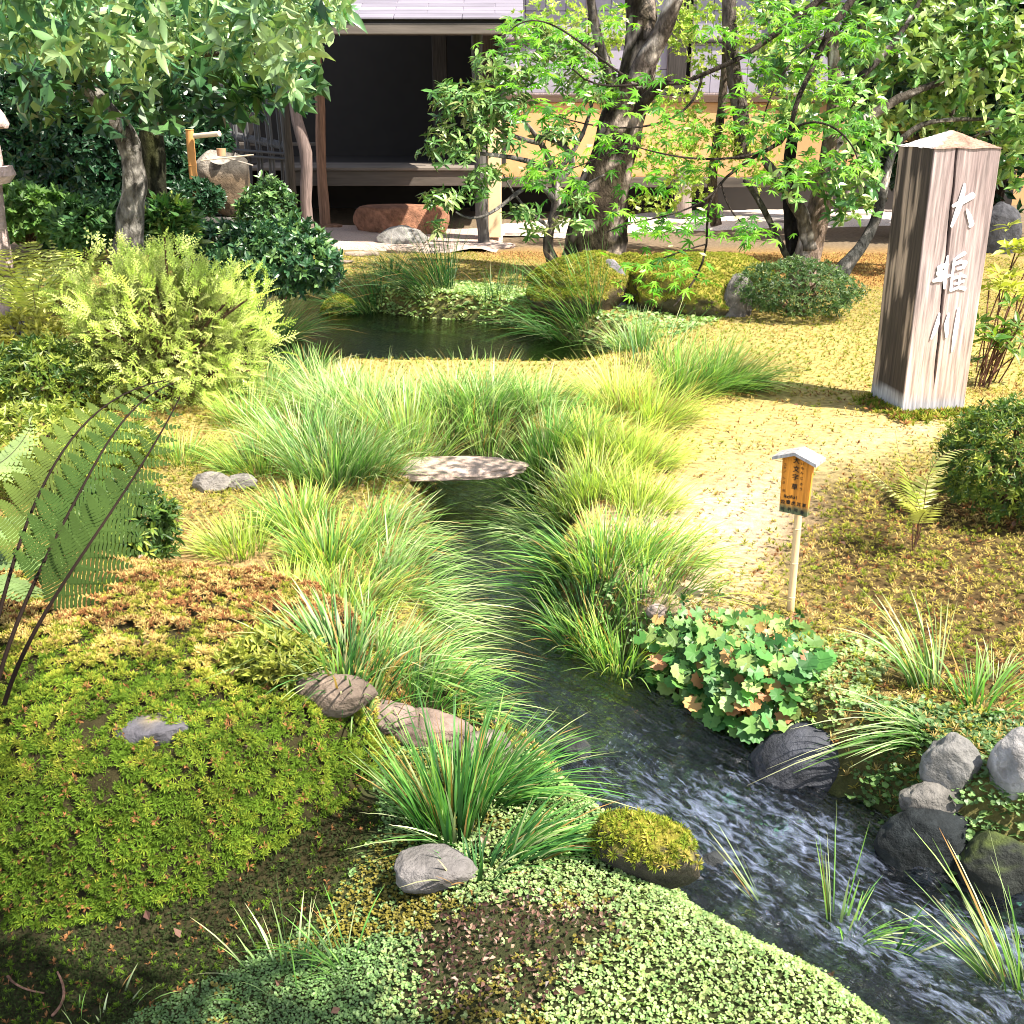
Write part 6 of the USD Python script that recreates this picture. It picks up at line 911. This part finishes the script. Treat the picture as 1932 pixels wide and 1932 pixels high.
for k, (b, w) in enumerate((([(1780, 440, 11.8), (1770, 330, 11.8), (1790, 200, 11.8), (1810, 60, 11.8), (1820, -100, 11.8)], [34, 28, 24, 20, 14]), ([(1770, 300, 11.8), (1700, 240, 11.6), (1660, 180, 11.4)], [20, 14, 8]), ([(1790, 200, 11.8), (1860, 130, 11.5), (1930, 60, 11.3)], [18, 12, 7]), ([(1770, 320, 11.8), (1840, 260, 11.5), (1905, 240, 11.3)], [16, 10, 6]))): limb(t, 'trunk' if k == 0 else 'limb', b, w, 80 + k, 10, (.09, .075, .06), .2, 16, .1)
P, D = canopy([(1720, 120, 130, 100, 11.2), (1850, 130, 120, 100, 11.0), (1800, 30, 150, 70, 11.4), (1930, 70, 80, 90, 11.2), (1700, 220, 110, 40, 11.2), (1900, 240, 80, 50, 10.9), (1905, 320, 44, 50, 10.8), (1790, 220, 90, 40, 11.4), (1800, -90, 200, 80, 11.5), (1690, 20, 70, 60, 11.4)], 62, 180, (.4, 1.0))
vft = rosettes(P, D, 6, .10, L2, [(.045, .13, .035), (.11, .23, .055), (.24, .36, .11), (.40, .47, .18)], (40, 85), up=.4); write_leaves(t, vft, len(L2[0]), GLOSSY, single=300)
P = PY(1110, 390, 4.0)
for (uu, Y, lb) in ((1730, 14.5, 'dark evergreen behind the broadleaf tree, left one'), (1880, 15.2, 'dark evergreen behind the broadleaf tree, in the right corner'), (2020, 14.0, 'dark evergreen beyond the right picture edge')):
    p = PY(uu, 300, Y); t = thing('dark_evergreen', lb, 'tree', [p[0], p[1], 0]); mesh(t, 'trunk', tube([[p[0], p[1], -.1], [p[0] + .1, p[1], 2], [p[0], p[1], 4]], [.14, .11, .06], 9, .2), BARK, tint=(.06, .045, .035))
    Pq, Dq = blob_tips([p[0], p[1], 2.3], (1.15, 1.0, 1.9), 900, int(Y * 7), (.6, 1), .3, -1); vft = rosettes(Pq, Dq, 7, .13, L1, [(.01, .03, .014), (.025, .07, .025)]); mesh(t, 'crown', vft[:2], GLOSSY, tint=vft[2])
for i, (x, y, hh, w_) in enumerate(((-15, 22, 4.6, 2.6), (-11, 24, 5.2, 2.8), (-7.6, 23, 4.4, 2.2), (9, 25, 5.0, 2.6), (12.6, 23.5, 4.6, 2.5), (16.5, 25, 5.4, 3))):
    t = thing('distant_tree', ('far left of the row', 'second of the row from the left', 'nearest the house roof on its left side', 'beyond the right end of the papered wing', 'behind the right garden wall', 'at the far right of the row')[i].join(('dark tree beyond the garden wall, ', '')), 'tree', [x, y, 0], 'trees beyond the garden wall'); mesh(t, 'trunk', tube([[x, y, -.1], [x + .1, y, hh * .5], [x, y, hh * .8]], [.2, .15, .08], 8), BARK, tint=(.06, .05, .04))
    Pq, Dq = blob_tips([x, y, hh * .52], (w_, 1.6, hh * .5), 1300, 300 + i, (.6, 1), .3, -1); vft = rosettes(Pq, Dq, 7, .2, L1, [(.012, .04, .015), (.03, .08, .025), (.06, .12, .03)]); mesh(t, 'crown', vft[:2], LEAF, tint=vft[2])
# overhanging maple branch, near the viewer
t = thing('maple_branch', 'fresh green maple branches hanging in from the top right, with star shaped leaves', 'tree', PY(1640, -120, 4.8))
BR = [([(1660, -120, 5.0), (1560, -10, 4.9), (1501, 35, 4.85), (1450, 74, 4.8), (1388, 113, 4.75), (1325, 141, 4.7), (1286, 156, 4.7), (1236, 158, 4.65), (1170, 162, 4.6), (1080, 130, 4.5)], [18, 14, 12, 10, 9, 8, 7, 5, 4, 3]), ([(1640, -120, 4.8), (1607, 0, 4.7), (1560, 70, 4.65), (1529, 137, 4.6), (1501, 203, 4.5), (1486, 254, 4.5), (1443, 285, 4.45), (1404, 309, 4.4), (1361, 344, 4.35), (1337, 391, 4.3), (1333, 461, 4.3), (1306, 535, 4.25), (1271, 578, 4.2)], [15, 13, 11, 10, 9, 8, 7, 6, 5, 5, 4, 4, 3]),
      ([(1560, 70, 4.65), (1500, 110, 4.55), (1455, 180, 4.5), (1440, 230, 4.45)], [6, 5, 3, 2]), ([(1486, 254, 4.5), (1560, 235, 4.4), (1610, 280, 4.4), (1620, 310, 4.4)], [5, 4, 3, 2]), ([(1443, 285, 4.45), (1340, 300, 4.3), (1250, 290, 4.2), (1180, 270, 4.15)], [5, 4, 3, 2]), ([(1361, 344, 4.35), (1280, 400, 4.25), (1200, 420, 4.2), (1140, 440, 4.15)], [4, 3, 3, 2]), ([(1325, 141, 4.7), (1250, 230, 4.5), (1150, 240, 4.4), (1040, 215, 4.3)], [5, 4, 3, 2]), ([(1333, 461, 4.3), (1270, 480, 4.2), (1220, 500, 4.2)], [3, 3, 2]), ([(1236, 158, 4.65), (1120, 100, 4.5), (1020, 40, 4.4), (960, 60, 4.3)], [5, 4, 3, 2]), ([(1361, 344, 4.35), (1400, 420, 4.3), (1440, 440, 4.3)], [3, 3, 2]), ([(1180, 270, 4.15), (1100, 310, 4.1), (1040, 330, 4.1)], [3, 2, 2])]
for k, (b, w) in enumerate(BR): limb(t, 'branch', b, w, 140 + k, 7, (.045, .035, .03), .1, 26)
CL = [(960, 60), (985, 85), (1020, 40), (1060, 60), (1100, 70), (1180, 40), (1000, 150), (1050, 120), (1110, 120), (1040, 215), (1085, 205), (1010, 205), (1090, 300), (1050, 300), (1010, 330), (1080, 350), (1040, 350), (1150, 260), (1180, 280), (1240, 330), (1210, 350), (1160, 400), (1200, 430), (1260, 425), (1290, 440), (1250, 210), (1320, 240), (1290, 260), (1300, 310), (1340, 320), (1400, 210), (1430, 170), (1450, 120), (1490, 60), (1460, 40), (1540, 110), (1560, 150), (1580, 230), (1620, 250), (1500, 250), (1560, 300), (1600, 310), (1430, 440), (1400, 430), (1260, 480), (1300, 515), (1230, 500), (1220, 540), (1340, 60), (1400, 60), (1560, 30), (1480, 10), (1530, 40), (1380, 250), (1450, 330), (1500, 340), (1330, 400), (1120, 170), (1600, 180), (1640, 80), (1600, 60), (1440, 240), (1180, 180), (1240, 150)]
P = []
for u, v in CL:
    Y = 4.15 + .45 * sstep(450, 0, v) + rng.uniform(-.15, .25)
    for _ in range(17): P.append(PY(u + rng.normal(0, 30), v + rng.normal(0, 12), Y + rng.normal(0, .1)))
P = np.array(P); n = len(P); nrm = unit(np.c_[rng.normal(0, .36, (n, 2)) - [0, .22], np.ones(n)]); hd = unit(np.c_[rng.normal(-.25, 1, n), rng.normal(-.4, .8, n), rng.normal(-.25, .2, n)]); y_ = unit(np.cross(nrm, hd)); R = np.stack([np.cross(y_, nrm), y_, nrm], -1)
V, F = scatter(MAPLE, P, R, rng.uniform(.055, .098, n)); cc = palette([(.03, .12, .012), (.07, .22, .014), (.13, .33, .02), (.22, .42, .04)], n)
write_leaves(t, (V, F, rep(cc, len(MAPLE[0]))), len(MAPLE[0]), leaf_mat('maple_leaf', .5, .45, .3), single=300)
KEY = leaf_t(.26, .05, .0, 1); Pk = P[rng.integers(0, n, 46)] + [0, 0, .03]; V, F = scatter(KEY, Pk, frames(np.c_[rng.normal(0, 1, (46, 2)), rng.normal(.3, .2, 46)], np.tile([0, -.5, .8], (46, 1))), rng.uniform(.03, .045, 46)); mesh(t, 'seed_wings', (V, F), LEAF, tint=(.55, .50, .28), kind='stuff')
# dead twigs on the ground, bottom left
for lb, pts, w in (('short brown stick on the bottom left ground', [(100, 1925), (122, 1885), (116, 1855), (110, 1842)], .0035), ('pinkish dead twig at the bottom left corner', [(16, 1850), (40, 1870), (85, 1882)], .003)):
    q = np.array([G(u, v) + [0, 0, .012] for u, v in pts]); t = thing('twig', lb, 'twig', q[0]); mesh(t, 'stick', tube(spline(q, 10), np.linspace(w, w * .6, 10), 6, .2), BARK, smooth=True, tint=(.36, .2, .14))

# unseen tree added beside the viewer, its crown placed to shade the bottom left corner
t = thing('added_shade_tree', 'unseen tree added beside the viewer on the right to shade the bottom left corner', 'tree', (3.4, -1.6, 0)); mesh(t, 'trunk', tube(spline([(3.4, -1.6, -.1), (3.3, -1.4, 1.6), (2.6, -.8, 3.0), (1.6, .0, 3.7)], 16), np.linspace(.13, .04, 16), 10, .2), BARK, smooth=True, tint=(.1, .08, .06))
sh = np.array([-1.25, 1.42, 0.]) + SUN * 4.6; Pq, Dq = blob_tips(sh, (1.3, .50, .3), 900, 91, (.2, 1), .3, -1); Pq = Pq[in_view(Pq, 250)[0] == False]; vft = rosettes(Pq, np.tile([0, 0, 1.], (len(Pq), 1)), 7, .10, L1, OS, (40, 85)); mesh(t, 'crown', vft[:2], GLOSSY, tint=vft[2], kind='stuff')
